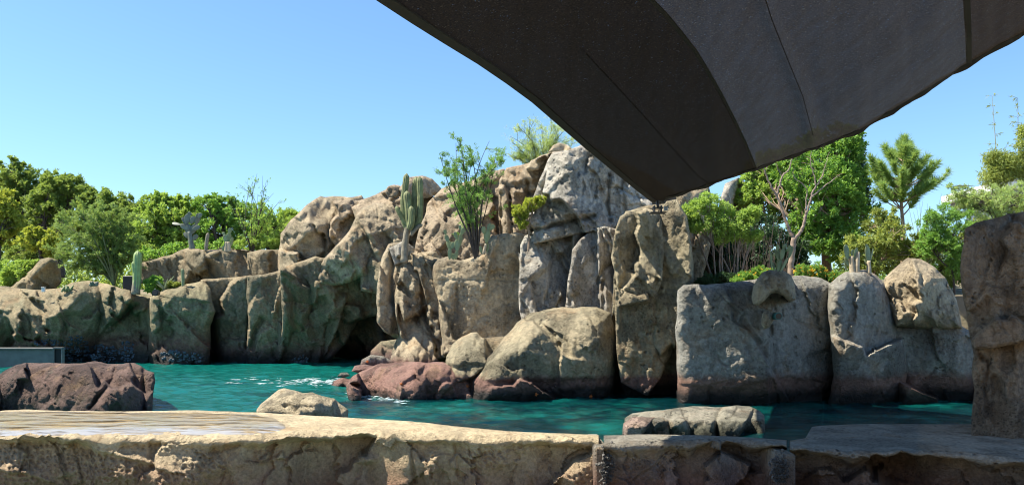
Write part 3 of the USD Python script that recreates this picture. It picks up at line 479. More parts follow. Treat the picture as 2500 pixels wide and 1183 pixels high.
# boulder on the water's edge, red shelf, small rocks
rock_thing('shore_boulder', 'big rounded tan boulder below the central cliff, red band at its foot', 'boulder', [
    (rock([(1215, 850), (1232, 822), (1262, 790), (1300, 766), (1340, 757), (1370, 752), (1420, 751), (1455, 752), (1488, 766), (1500, 804), (1504, 860), (1496, 925), (1492, 1015), (1150, 1015), (1150, 930)], 20.6, R=.9, edge=1.5, thick=2.2, lean=.22, fac=((1.8, .2, 1.0, 20), (.7, .1, 1, 0)), rough=.09, soft=.8, jnt=.12, grow=3, seed=40, top=.5,
          ctrl=[(1300, 830, -.2), (1280, 860, -.3), (1420, 850, -.1), (1470, 860, .2), (1260, 820, .1), (1300, 960, -.05), (1450, 960, .1), (1380, 800, 0)],
          steps=[([(1160, 925), (1300, 930), (1400, 925), (1490, 920)], .12, 40), ([(1278, 905), (1270, 860), (1300, 830)], .07, 50)], under=.5, under_h=.25), 'rock_main', 'boulder_body'),
    (rock([(1090, 905), (1094, 868), (1106, 842), (1130, 824), (1150, 816), (1163, 815), (1176, 828), (1225, 824), (1262, 850), (1290, 900), (1300, 1015), (1160, 1015), (1100, 960)], 20.9, R=.5, edge=.7, thick=2.2, lean=.75, fac=((1.2, .34, 1.0, 0), (.5, .2, 1, 0)), rough=.06, soft=.8, jnt=.12, grow=3, seed=41,
          ctrl=[(1130, 850, .1), (1200, 860, .4), (1120, 910, -.2), (1220, 920, -.15), (1180, 960, 0), (1170, 830, 0)],
          steps=[([(1100, 895), (1170, 885), (1250, 890)], .2, 30), ([(1160, 925), (1230, 932), (1290, 930)], .12, 40)], under=.5, under_h=.25), 'rock_main', 'boulder_shoulder')])
rock_thing('red_shelf_rock', 'long low red rock shelf lapped by the water at the foot of the boulder', 'boulder', [
    (rock([(852, 960), (850, 938), (866, 921), (885, 908), (930, 891), (985, 888), (1020, 885), (1050, 888), (1078, 886), (1104, 894), (1128, 912), (1152, 932), (1166, 960), (1160, 1005), (980, 1005), (860, 985)], 20.55, R=.6, edge=1.1, thick=2.5, lean=.5, fac=((1.1, .35, 1.0, 0), (.45, .25, 1, 0)), rough=.1, soft=.8, jnt=0.5, grow=5, seed=42,
          ctrl=[(900, 930, .3), (960, 910, .2), (985, 950, -.1), (1080, 920, -.2), (1050, 960, -.1), (1130, 950, .3), (940, 960, .1)], steps=[([(985, 1000), (980, 940), (1020, 905)], .3, 30), ([(860, 950), (930, 955), (980, 950)], .1, 30)]), 'rock_red', 'boulder_body'),
    (rock([(806, 950), (818, 932), (838, 924), (862, 928), (868, 965), (815, 968)], 22.4, R=.3, edge=.4, thick=.8, lean=.5, fac=CHIS, soft=.8, jnt=0.5, grow=5, seed=43, step=3), 'rock_red', 'low_tip')])
for i, (o, d, lab, mt) in enumerate([
    ([(876, 905), (882, 878), (905, 865), (935, 868), (962, 884), (968, 900), (930, 912)], 24.6, 'rounded green-grey rock at the lip of the cave', 'rock_grey'),
    ([(858, 906), (866, 892), (890, 888), (915, 893), (922, 906), (890, 912)], 23.9, 'small flat grey rock in front of the rounded green-grey one by the cave', 'rock_grey'),
    ([(824, 918), (832, 909), (848, 908), (856, 916), (840, 922)], 24.0, 'smallest dark rock just breaking the water before the cave', 'rock_dark_grey')]):
    rock_thing('shore_rock', lab, 'boulder', [(rock(o, d, R=.25, edge=.4, thick=.7, lean=.4, fac=((.6, .3, 1, 0), (.25, .2, 1, 0)), rough=.05, jnt=0.2, seed=50 + i, step=2.5, jit=2), mt, 'boulder_body')])
# pillar under the sail corner
rock_thing('sail_pillar', 'tall rock pillar that the corner of the shade sail is tied to', 'cliff', [
    (rock([(1500, 720), (1510, 600), (1530, 520), (1570, 508), (1650, 498), (1672, 530), (1684, 610), (1688, 700), (1690, 1015), (1498, 1015)], 21.9, R=.5, edge=.7, thick=2.4, lean=.05, fac=SMOOTHF, jnt=.12, soft=.26, grow=5, seed=60, ctrl=[(1500, 850, .4), (1590, 850, -.1), (1680, 850, .25), (1650, 900, .0), (1590, 560, .1)], cracks=[([(1503, 780), (1506, 990)], 12, .7), ([(1684, 760), (1682, 1000)], 8, .4)], under=.4), 'rock_main', 'pillar_base'),
    (rock([(1496, 629), (1503, 590), (1507, 560), (1517, 532), (1535, 522), (1570, 518), (1603, 520), (1612, 542), (1615, 623), (1612, 685), (1596, 719), (1550, 722), (1512, 716), (1507, 667)], 21.2, R=.32, edge=.55, thick=1.2, lean=.07, fac=((.9, .30, 1.8, 0), (.42, .12, 1.4, 10)), rough=.06, jnt=.12, soft=.26, grow=5, seed=61, jit=3,
          ctrl=[(1520, 600, .15), (1552, 560, -.2), (1552, 680, -.25), (1590, 620, .1), (1535, 700, 0)], steps=[([(1515, 690), (1540, 600), (1552, 540)], .05, 40)]), 'rock_main', 'pillar_head'),
    (rock([(1598, 723), (1603, 640), (1607, 560), (1612, 520), (1630, 496), (1650, 492), (1672, 530), (1684, 610), (1684, 675), (1670, 690), (1671, 780), (1640, 855), (1613, 893), (1600, 855)], 21.45, R=.3, edge=.45, thick=1.2, lean=.04, fac=((.9, .25, 2.0, 0), (.42, .14, 1.4, 10)), jnt=.12, soft=.26, grow=5, seed=62, jit=3), 'rock_main', 'pillar_flake'),
    (rock([(1506, 712), (1560, 724), (1597, 716), (1604, 870), (1618, 892), (1610, 920), (1580, 960), (1520, 930), (1508, 850)], 21.5, R=.3, edge=.35, thick=1.2, lean=.0, fac=SMOOTHF, jnt=.12, soft=.26, grow=5, seed=63, jit=3), 'rock_main', 'pillar_shaft')])
rock_thing('pillar_stone', 'small pale rounded stone resting on the pillar beside the sail bracket', 'boulder', [
    (rock([(1556, 522), (1560, 512), (1575, 508), (1592, 512), (1597, 521), (1575, 526)], 21.1, R=.15, edge=.2, thick=.4, fac=SOFT, jnt=0, seed=64, step=2.5, jit=1), 'rock_beige', 'boulder_body')])
# right-hand wall, three swelling panels
rock_thing('right_rock_wall', 'grey shaded rock wall on the right with deep vertical joints and a reddish foot', 'rock wall', [
    (rock([(1668, 712), (1720, 708), (1900, 694), (2010, 696), (2110, 678), (2160, 700), (2200, 770), (2300, 788), (2420, 830), (2420, 1040), (1668, 1040)], 21.5, R=.4, edge=.4, thick=1.5, lean=.0, fac=SMOOTHF, jnt=.3, grow=7, seed=78), 'rock_right', 'rear_mass'),
    (rock([(1658, 760), (1662, 712), (1672, 702), (1716, 699), (1780, 696), (1832, 690), (1880, 684), (1935, 680), (1961, 677), (2006, 686), (2026, 697), (2034, 750), (2040, 878), (2020, 943), (1993, 970), (1940, 974), (1896, 981), (1860, 1012), (1664, 1012), (1658, 900)], 20.3, R=.5, edge=.8, thick=2.2, lean=-.07, turn=.30, fac=((2.4, .12, 1.3, 10), (.8, .05, 1.2, 0)), rough=.05, soft=.8, jnt=.07, crag=.35, grow=7, seed=70,
          ctrl=[(1700, 800, .1), (1760, 780, -.1), (1850, 780, -.25), (1905, 860, -.15), (1880, 930, -.3), (1960, 800, -.05), (2020, 800, .2), (1700, 960, .3), (1960, 950, .2), (1880, 985, .1)],
          steps=[([(1690, 940), (1790, 950), (1850, 930), (1930, 918), (2000, 930)], .12, 40), ([(1880, 940), (1885, 840), (1870, 790)], .28, 45), ([(1785, 742), (1820, 775), (1850, 822)], .14, 14)],
          cracks=[([(1750, 865), (1765, 890), (1775, 892)], 3, .08), ([(1930, 780), (2000, 800), (2030, 815)], 2.5, .06)], under=.5, under_h=.25), 'rock_right', 'rock_panel'),
    (rock([(2028, 740), (2030, 697), (2048, 680), (2066, 669), (2108, 665), (2135, 676), (2151, 692), (2168, 732), (2193, 782), (2210, 906), (2196, 980), (2120, 1025), (2060, 1005), (2028, 985), (2041, 915), (2034, 800)], 20.3, R=.5, edge=.8, thick=2.2, lean=-.05, turn=.30, fac=((2.0, .12, 1.4, -15), (.8, .05, 1.2, 0)), rough=.05, soft=.8, jnt=.07, crag=.35, grow=7, seed=71,
          ctrl=[(2080, 720, -.1), (2100, 850, -.35), (2170, 800, -.2), (2190, 900, .1), (2060, 900, .1), (2130, 980, 0)], under=.5, under_h=.25), 'rock_right', 'rock_panel'),
    (rock([(2150, 800), (2205, 768), (2241, 765), (2307, 780), (2365, 812), (2400, 850), (2420, 1040), (2205, 1040), (2200, 915)], 20.0, R=.6, edge=.9, thick=2.2, lean=.0, turn=.22, fac=((2.0, .14, 1.2, 0), (.8, .08, 1.2, 0)), rough=.08, soft=.8, jnt=.07, crag=.35, grow=7, seed=72,
          ctrl=[(2260, 800, .1), (2280, 880, -.2), (2230, 900, .1), (2350, 880, 0), (2300, 990, .2)], under=.6, under_h=.25), 'rock_right', 'rock_panel'),
    (rock([(2380, 800), (2480, 780), (2600, 800), (2600, 1040), (2380, 1040)], 20.0, R=.6, edge=.9, thick=2.2, fac=SMOOTHF, soft=.8, jnt=.07, crag=.35, grow=7, seed=73), 'rock_right', 'rock_panel'),
    (rock([(1660, 960), (2420, 960), (2420, 1040), (1660, 1040)], 21.1, R=.2, edge=.2, thick=1.0, lean=0, fac=SMOOTHF, soft=.8, jnt=.07, crag=.35, grow=7, seed=74), 'rock_cave', 'undercut_rear')])
rock_thing('domed_boulder', 'domed pitted tan boulder on top of the right wall beside two prickly pears', 'boulder', [
    (rock([(2150, 700), (2160, 676), (2191, 649), (2216, 628), (2249, 632), (2280, 650), (2307, 674), (2336, 732), (2348, 800), (2266, 806), (2190, 796), (2162, 735)], 19.7, R=.7, edge=1.1, thick=1.6, lean=.35, fac=((.8, .32, 1.2, 30), (.35, .22, 1, 0)), rough=.09, soft=.8, jnt=0.5, seed=75, ctrl=[(2215, 660, -.1), (2270, 690, -.15), (2200, 730, .15), (2300, 750, .2)]), 'rock_tan', 'boulder_body')])
t = rock_thing('hollow_rock', 'tan hollowed rock clinging to the top of the right wall over a metal grille', 'boulder', [
    (rock([(1834, 728), (1838, 700), (1848, 682), (1862, 664), (1880, 658), (1910, 659), (1932, 672), (1941, 692), (1942, 716), (1944, 730), (1928, 738), (1914, 722), (1896, 714), (1880, 716), (1866, 734), (1850, 746), (1838, 742)], 18.7, R=.22, edge=.35, thick=1.6, lean=.25, fac=((.6, .3, 1, 30), (.28, .2, 1, 0)), rough=.05, soft=.8, jnt=0.2, crag=.4, seed=76, step=3, jit=2,
          ctrl=[(1850, 700, .0), (1890, 675, -.15), (1930, 690, .1)]), 'rock_tan', 'boulder_body')])
for k in range(5):
    px = 1908 + k * 6; a, b = P(px, 700 + k * 3, 19.3), P(px + 5, 712 + k * 4, 19.25)
    part(t, 'grille_bar', tube([a, b], .012, 5), plain('grille_metal', (.28, .28, .26), .5, .6) if k == 0 else LK('grille_metal'))
rock_thing('jutting_rock', 'small tan rock jutting from the right wall below the hollow rock', 'boulder', [
    (rock([(1859, 790), (1860, 766), (1870, 756), (1882, 755), (1891, 766), (1889, 782), (1878, 798), (1866, 803)], 18.8, R=.18, edge=.35, thick=.9, lean=.1, fac=((.5, .3, 1, 0), (.22, .2, 1, 0)), rough=.03, soft=.8, jnt=0.2, crag=.4, seed=77, step=2.5, jit=2), 'rock_tan', 'boulder_body')])
# boulders in the near water
rock_thing('maroon_boulder', 'large flat-topped maroon boulder in the water at left', 'boulder', [
    (rock([(-40, 1040), (-30, 960), (-10, 920), (10, 905), (38, 890), (66, 884), (120, 886), (190, 887), (232, 883), (262, 888), (330, 886), (345, 892), (356, 902), (376, 908), (378, 930), (372, 965), (374, 1040)], 17.6, R=.45, edge=.75, thick=1.8, lean=.10, fac=((1.2, .3, 1, 25), (.5, .16, 1, 0), (.22, .1, 1, 0)), rough=.07, soft=.8, jnt=0.4, seed=80, jit=4, top=.6,
          ctrl=[(60, 930, 0), (180, 930, -.15), (270, 920, .0), (300, 960, -.1), (20, 980, .2), (130, 990, 0), (350, 950, .3)],
          cracks=[([(282, 900), (268, 935), (240, 965), (222, 1000)], 4, .2), ([(352, 900), (350, 1000)], 5, .25)], steps=[([(222, 1000), (262, 945), (285, 895)], -.15, 60)]), 'rock_maroon', 'boulder_body'),
    (rock([(-60, 1020), (-60, 920), (-20, 905), (2, 918), (8, 950), (-6, 1020)], 16.6, R=.3, edge=.5, thick=1, lean=.2, fac=CHIS, soft=.8, jnt=0.4, seed=81), 'rock_red', 'boulder_side')])
rock_thing('beige_boulder', 'low beige boulder on the back edge of the wet ledge', 'boulder', [
    (rock([(626, 1000), (634, 988), (660, 966), (680, 950), (694, 946), (716, 952), (740, 958), (764, 957), (790, 966), (816, 972), (830, 985), (850, 1000), (850, 1030), (628, 1022)], 10.9, R=.28, edge=.55, thick=.5, lean=.55, fac=((.5, .28, 1, 0), (.2, .18, 1, 0)), rough=.05, fine=.018, soft=.8, jnt=0.3, crag=.3, seed=82, step=3, jit=3,
          ctrl=[(660, 990, 0), (700, 965, .05), (800, 980, .1), (760, 1000, -.1)], steps=[([(700, 985), (760, 990), (840, 992)], .08, 16)]), 'rock_beige', 'boulder_body')])
rock_thing('split_boulder', 'wide flat pale-topped slab of rock in the water at right, its shaded face dark', 'boulder', [
    (rock([(1522, 1085), (1526, 1020), (1545, 1008), (1580, 1003), (1640, 996), (1690, 990), (1752, 992), (1790, 989), (1830, 990), (1852, 1000), (1866, 1014), (1870, 1085)], 14.6, R=.3, edge=.5, thick=.5, lean=4.5, brow=(.36, .0), fac=((.9, .22, 1, 0), (.35, .16, 1, 0)), rough=.05, seed=83, step=2.5, jit=3, jnt=.2, crag=.4,
          cracks=[([(1765, 990), (1752, 1010), (1748, 1080)], 5, .22), ([(1640, 1010), (1632, 1035), (1634, 1080)], 6, .1)], ctrl=[(1560, 1040, .1), (1640, 1040, 0), (1720, 1040, .12), (1780, 1040, -.08), (1850, 1040, .1)]), 'rock_slab', 'boulder_body'),
    (rock([(1518, 1085), (1521, 1032), (1545, 1016), (1600, 1018), (1636, 1034), (1634, 1085)], 14.45, R=.3, edge=.5, thick=.9, lean=1.5, brow=(.25, .0), fac=((.7, .3, 1, 0), (.3, .2, 1, 0)), rough=.06, seed=85, step=2.5, jit=3, jnt=.2, crag=.4), 'rock_pink', 'pink_end')])
# pillar at the right edge, standing on the ledge
rock_thing('edge_pillar', 'tall brown pitted rock pillar at the right edge standing on the near ledge', 'rock pillar', [
    (rock([(2352, 600), (2358, 556), (2382, 541), (2420, 534), (2449, 527), (2510, 516), (2600, 520), (2620, 700), (2620, 830), (2500, 836), (2420, 850), (2376, 850), (2364, 792), (2350, 720), (2343, 664)], 8.1, R=.16, edge=.22, thick=.8, lean=.10, fac=((.6, .28, 1, 15), (.25, .12, 1, 0)), rough=.05, fine=.02, jnt=.15, crag=.3, seed=90, jit=5, wig=8,
          ctrl=[(2400, 600, 0), (2470, 570, -.05), (2440, 680, .06), (2380, 700, 0), (2480, 760, -.05), (2400, 800, .05)], steps=[([(2360, 770), (2430, 710), (2520, 690)], .03, 60)]), 'rock_pillar', 'pillar_head'),
    (rock([(2366, 800), (2400, 790), (2620, 790), (2620, 1135), (2380, 1110), (2371, 1085), (2372, 1000), (2380, 950), (2371, 910), (2378, 868), (2370, 830)], 8.2, R=.14, edge=.18, thick=.8, lean=.05, fac=((.5, .2, 2.2, 0), (.22, .12, 1.5, 0)), rough=.05, fine=.02, flute=(.35, .06), jnt=.15, crag=.3, seed=91, jit=5, wig=8,
          cracks=[([(2430, 925), (2436, 950)], 13, .14), ([(2445, 890), (2470, 880)], 12, .07), ([(2396, 870), (2400, 880)], 6, .07)]), 'rock_pillar', 'pillar_foot')])
# ------------------------------------------------------------------ near ledge: flat top, rough lip, shaded front
TOPZ = 1.0
def hexpits(p, cell, seed):
    "honeycomb pits: 0 on the ridges, 1 in the pits"
    rng = np.random.default_rng(seed); q = p / cell
    lo, hi = np.floor(q.min(0)) - 1, np.ceil(q.max(0)) + 1
    gx, gy = np.meshgrid(np.arange(lo[0], hi[0]), np.arange(lo[1], hi[1]))
    S = np.stack([gx.ravel(), gy.ravel()], 1) + rng.uniform(-.4, .4, (gx.size, 2))
    d, _ = cKDTree(S).query(q); return np.clip(1 - d / .55, 0, 1)
def ledge_block(x0, x1, back, lip, seed, top=TOPZ, tilt=0.0, lipdrop=.12, rough_lip=True, step=3.0, pit_masks=(), ctrl=None, cracks=(), steps=(), zbot=-.35, facamp=.25, gap=(0, 0)):
    "back, lip: (pixel, row) polylines of the back and front edge of the flat top"
    back, lip = np.asarray(back, float), np.asarray(lip, float)
    u = np.arange(x0, x1 + step, step)
    db = (EYE - top) * F / (np.interp(u, back[:, 0], back[:, 1]) - HZ)
    dl = (EYE - top) * F / (np.interp(u, lip[:, 0], lip[:, 1]) - HZ)
    nt, nl, nf = 60, 26, 95
    rows = []; kinds = []
    w = np.linspace(0, 1, 12)[:, None]
    rows.append((db[None] + .25 * np.ones_like(w), (zbot + (top - .05 - zbot) * w) * np.ones((1, len(u)))))       # back side
    w = np.linspace(0, 1, nt)[:, None]; rows.append((db + (dl - db) * w, top - .04 * np.exp(-((db - (db + (dl - db) * w)) / .06) ** 2)))
    ld = lipdrop * (1 + 1.9 * fbm(np.c_[u / 80, u * 0, u * 0 + seed], 4, seed + 11) * 2)[None]
    w = (np.arange(1, nl + 1) / nl)[:, None]; rows.append((dl - lipdrop * 1.5 * (w - .12 * w ** 3), top - ld * (.55 * w + .45 * w ** 3)))
    w = (np.arange(1, nf + 1) / nf)[:, None]; rows.append(((dl - lipdrop * 1.32) * np.ones_like(w), (top - ld) + (zbot - top + ld) * w ** 1.2))
    D = np.vstack([r[0] for r in rows]); Z = np.vstack([r[1] for r in rows]); U = np.broadcast_to(u, D.shape)
    nb = 12; face = np.zeros(D.shape); face[nb + nt:] = np.r_[np.linspace(0, 1, nl) ** 2.5, np.ones(nf)][:, None]
    X = (U - CX) / F * D
    arc = np.where(np.arange(len(D))[:, None] < nb + nt, D - dl, -(top - Z))          # runs from the top down over the lip
    pf = np.stack([X, arc, np.full(X.shape, seed * 2.3)], -1)
    flat = pf.reshape(-1, 3)
    # top: gentle, with a rough grainy zone behind the lip
    near = np.exp(-np.clip(D - dl, 0, None) / .16) * (D >= dl - 1e-6)
    n_lo = fbm(flat * 1.6, 4, seed).reshape(X.shape); n_hi = fbm(flat * 22, 4, seed + 2).reshape(X.shape); n_md = fbm(flat * 8, 4, seed + 4).reshape(X.shape)
    lipm = (1 - face) * (np.arange(len(D))[:, None] >= nb)
    Z = Z + lipm * (.03 * n_lo + .006 * n_md)
    rz = near * lipm + ((np.arange(len(D))[:, None] >= nb + nt) & (face < 1)) * 1.0
    Z = Z + rz * (.05 * n_md + (.035 if rough_lip else .015) * n_hi) - near * lipm * .03
    # front: ragged lip line, facets, pits
    ragged = .24 * fbm(np.stack([X * 1.3, X * 0, X * 0 + seed], -1), 4, seed + 6)
    relief = facets(flat[:, :2], .7, facamp, seed * 3 + 1, 1.0, 20).reshape(X.shape) + facets(flat[:, :2], .28, facamp * .7, seed * 3 + 2).reshape(X.shape) + .10 * n_lo + .03 * n_md
    py = HZ - (Z - EYE) / np.maximum(D, 1) * F
    if ctrl is not None:
        c = np.asarray(ctrl, float)
        relief = relief - RBFInterpolator(c[:, :2] / 100, c[:, 2], kernel='linear', smoothing=.02)(np.c_[U.ravel(), py.ravel()] / 100).reshape(X.shape)
    wU = U + 10 * fbm(flat * 4, 3, seed + 8).reshape(X.shape); wP = py + 10 * fbm(flat * 4, 3, seed + 9).reshape(X.shape)
    for line, w_, dep in cracks:
        dd, _ = poly_dist(wU, wP, line); relief = relief - dep * np.exp(-(dd / w_) ** 2)
    for line, h, fall in steps:
        dd, sg = poly_dist(wU, wP, line); relief = relief + h * np.exp(-dd / fall) * (.5 + .5 * np.tanh(sg * dd / 3.5))
    pit = hexpits(flat[:, :2] + .02 * np.stack([fbm(flat * 12, 2, 3), fbm(flat * 12, 2, 4)], 1), .048, seed).reshape(X.shape)
    pm = np.zeros(X.shape)
    for (cx, cy, rx, ry) in pit_masks: pm = np.maximum(pm, np.clip(1.6 - 1.2 * np.hypot((U - cx) / rx, (py - cy) / ry) + 1.2 * n_lo + .6 * n_md, 0, 1))
    relief = relief - .042 * pit * pm + pm * .014 * n_hi * 2 + .006 * n_hi
    cap = np.clip((top - Z) / .12, 0, 1) ** 1.5
    under = .05 * np.clip((top - lipdrop - Z) / .35, 0, 1)
    relief = relief + pm * .16 * np.clip(top - lipdrop * .5 - Z, 0, .45) / .45
    D = D - face * (relief * (.25 + .75 * cap) + ragged * .6) + face * under
    V = np.stack([(U - CX) / F * D, D, Z], -1)
    e = np.where(np.minimum(U - x0, 1e9) < step * .5, 1, 0)
    ids = np.arange(U.size).reshape(U.shape)
    q = np.stack([ids[:-1, :-1], ids[1:, :-1], ids[1:, 1:], ids[:-1, 1:]], -1).reshape(-1, 4)
    f = np.vstack([q[:, [0, 1, 2]], q[:, [0, 2, 3]]])
    # end caps
    n = U.size; lc, rc = V[:, 0].mean(0), V[:, -1].mean(0)
    a = ids[:-1, 0]; b = ids[1:, 0]; c_ = ids[:-1, -1]; d_ = ids[1:, -1]
    f = np.vstack([f, np.c_[b, a, np.full(len(a), n)], np.c_[c_, d_, np.full(len(a), n + 1)], [[ids[0, 0], ids[-1, 0], n]], [[ids[-1, -1], ids[0, -1], n + 1]]])
    return np.vstack([V.reshape(-1, 3), lc, rc]), f

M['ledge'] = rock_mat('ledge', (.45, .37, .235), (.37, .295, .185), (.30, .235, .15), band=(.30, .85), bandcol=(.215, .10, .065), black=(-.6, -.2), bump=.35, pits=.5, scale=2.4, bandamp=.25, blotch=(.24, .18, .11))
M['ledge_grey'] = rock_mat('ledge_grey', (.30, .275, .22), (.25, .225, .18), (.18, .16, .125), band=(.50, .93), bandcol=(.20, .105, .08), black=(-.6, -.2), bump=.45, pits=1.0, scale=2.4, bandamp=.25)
LB = [(-160, 1000), (0, 999), (60, 995), (120, 998), (300, 1000), (480, 998), (630, 1003), (850, 1015), (1000, 1024), (1120, 1037), (1250, 1049), (1400, 1055), (1480, 1059)]
LL = [(-160, 1062), (0, 1061), (200, 1060), (560, 1063), (700, 1060), (760, 1054), (900, 1050), (1000, 1056), (1200, 1062), (1480, 1064)]
t = thing('near_ledge', 'sunlit sand-coloured flat ledge across the front with a pitted rough front face', 'rock ledge', P(600, 1183, 8.2))
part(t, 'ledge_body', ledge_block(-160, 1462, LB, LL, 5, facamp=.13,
     ctrl=[(100, 1130, 0), (300, 1110, 0), (420, 1150, -.06), (520, 1110, .03), (560, 1130, -.05), (700, 1130, .08), (900, 1140, .08), (1040, 1130, -.04), (1150, 1120, .05), (1250, 1120, -.02), (1330, 1120, .05), (1400, 1150, -.07)],
     pit_masks=[(80, 1120, 120, 60), (250, 1150, 140, 45), (500, 1130, 70, 45), (640, 1120, 20, 18), (420, 1165, 90, 30), (1055, 1140, 22, 60), (1180, 1115, 50, 45), (1270, 1085, 40, 20), (1400, 1160, 40, 40), (380, 1085, 90, 18), (900, 1125, 30, 14)],
     steps=[([(200, 1090), (300, 1120), (420, 1150)], .12, 26), ([(560, 1150), (545, 1110), (580, 1095)], -.06, 30), ([(0, 1150), (60, 1160), (120, 1183)], .08, 20)],
     cracks=[([(1005, 1100), (1010, 1183)], 4, .05), ([(1110, 1085), (1120, 1170)], 4, .04)]), M['ledge'], smooth=True)
t2 = thing('middle_ledge', 'shaded red-brown ledge block right of the dark upright joint in the front wall', 'rock ledge', P(1700, 1183, 8.0))
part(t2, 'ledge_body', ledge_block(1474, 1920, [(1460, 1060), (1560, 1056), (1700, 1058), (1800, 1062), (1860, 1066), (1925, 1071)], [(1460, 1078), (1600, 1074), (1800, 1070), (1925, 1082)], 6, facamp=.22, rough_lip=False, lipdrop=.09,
     ctrl=[(1500, 1130, .05), (1600, 1130, 0), (1700, 1130, -.05), (1850, 1130, .03)], pit_masks=[(1860, 1120, 60, 50)], steps=[([(1560, 1170), (1640, 1110), (1700, 1090)], .05, 30)]), M['ledge_grey'], smooth=True)
t3 = thing('right_ledge', 'wide shaded ledge at right that carries the rock pillar', 'rock ledge', P(2200, 1183, 7.6))
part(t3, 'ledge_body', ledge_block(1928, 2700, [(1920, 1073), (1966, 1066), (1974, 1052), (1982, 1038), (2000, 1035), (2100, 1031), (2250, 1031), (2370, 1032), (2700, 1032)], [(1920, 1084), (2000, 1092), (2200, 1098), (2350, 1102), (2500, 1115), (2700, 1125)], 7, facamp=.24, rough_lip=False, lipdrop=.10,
     ctrl=[(2000, 1120, -.02), (2050, 1140, .06), (2150, 1120, .03), (2300, 1140, 0), (2400, 1140, .08)], steps=[([(1940, 1140), (2020, 1125), (2075, 1135)], .08, 18), ([(2060, 1150), (2200, 1130), (2330, 1120)], .04, 18)]), M['ledge_grey'], smooth=True)
for px0, dd in ((1468, 8.25), (1924, 7.85)):
    a = P(px0, 1100, dd)
    part(t2 if px0 < 1600 else t3, 'joint', box(a[0], dd + .45, .28, .14, .95, 1.3, ch=.02), M['ledge_grey'])
# shallow water lying on the ledge, with an uneven edge
pud = np.array([(-150, 1001), (0, 1003), (100, 1001), (300, 1004), (480, 1003), (620, 1008), (668, 1015), (690, 1030), (705, 1040), (680, 1050), (640, 1056), (560, 1056), (400, 1058), (200, 1057), (60, 1060), (-150, 1060)], float)
px_, py_, di_, f_ = mesh_outline(pud, 6, 4, 77)
dep = (EYE - TOPZ) * F / (py_ - HZ); wv = P(px_, py_, dep)
wv[:, 2] = TOPZ + .022 + .003 * fbm(wv * [2.2, 6, 1], 4, 4) + .002 * fbm(wv * 14, 3, 8) - .034 * np.exp(-di_ / 5)
pud_mat = usdkit.material(stage, LK('puddle_water'), {'g': ('geometry', {}), 'n': ('noise_texture', {'scale': 9.0, 'detail': 4.0, 'distortion': .5}), 'b': ('bump', {'strength': .5, 'distance': .012}),
    'p': ('principled_bsdf', {'base_color': (.32, .29, .245), 'roughness': .09, 'ior': 1.5, 'specular_ior_level': .7}), 't': ('transparent_bsdf', {'color': (.93, .88, .78)}), 'mp': ('mapping', {'scale': (1.0, 4.0, 1.0)}), 'dn': ('noise_texture', {'scale': 1.5, 'detail': 6.0, 'roughness': .6, 'distortion': .8}), 'dr': ('map_range', {'from_min': .47, 'from_max': .6, 'to_min': .12, 'to_max': .93, 'clamp': True}), 'mx': ('mix_closure', {})},
    [('g.position', 'mp.vector'), ('mp.vector', 'dn.vector'), ('dn.fac', 'dr.value'), ('dr.result', 'mx.fac'), ('g.position', 'n.vector'), ('n.fac', 'b.height'), ('b.normal', 'p.normal'), ('p.BSDF', 'mx.closure1'), ('t.BSDF', 'mx.closure2')], surface='mx.closure')
setting('ledge_puddle', (wv, f_), pud_mat, smooth=True)

# barnacles in the joints of the front wall
rng = np.random.default_rng(12)
def barnacles(center, n, sx, sz, d):
    ms = []
    for _ in range(n):
        r = rng.uniform(.008, .02); c = P(center[0] + rng.normal(0, sx), center[1] + rng.normal(0, sz), d + rng.uniform(-.02, .02))
        k = 7; th = np.linspace(0, 2 * np.pi, k, endpoint=False); j = rng.uniform(.8, 1.2, k)
        ring = lambda rr, y: np.stack([c[0] + rr * j * np.cos(th), np.full(k, c[1] + y), c[2] + rr * j * np.sin(th)], 1)
        v = np.vstack([ring(r, .01), ring(r * .55, -r * .9), ring(r * .3, -r * .3)])
        i = np.arange(k); i2 = (i + 1) % k
        q = np.vstack([np.stack([i + a, i2 + a, i2 + a + k, i + a + k], 1) for a in (0, k)])
        ms.append((v, q))
    return join(ms)
M['barnacle'] = plain('barnacle', (.075, .07, .062), .8, var=.5, scale=60)
M['dark_joint'] = plain('dark_joint', (.03, .03, .028), .6)
j = thing('barnacle_cluster', 'cluster of grey barnacles in the joint at the middle of the front wall', 'barnacles', P(1480, 1160, 8.2), kind='stuff')
part(j, 'barnacle_mass', barnacles((1481, 1145), 150, 8, 22, 8.14), M['barnacle'])
j = thing('barnacle_cluster', 'dark cluster of ringed barnacles on the front wall near the right joint', 'barnacles', P(1905, 1160, 7.9), kind='stuff')
part(j, 'barnacle_mass', barnacles((1903, 1145), 190, 10, 18, 7.78), M['barnacle'])

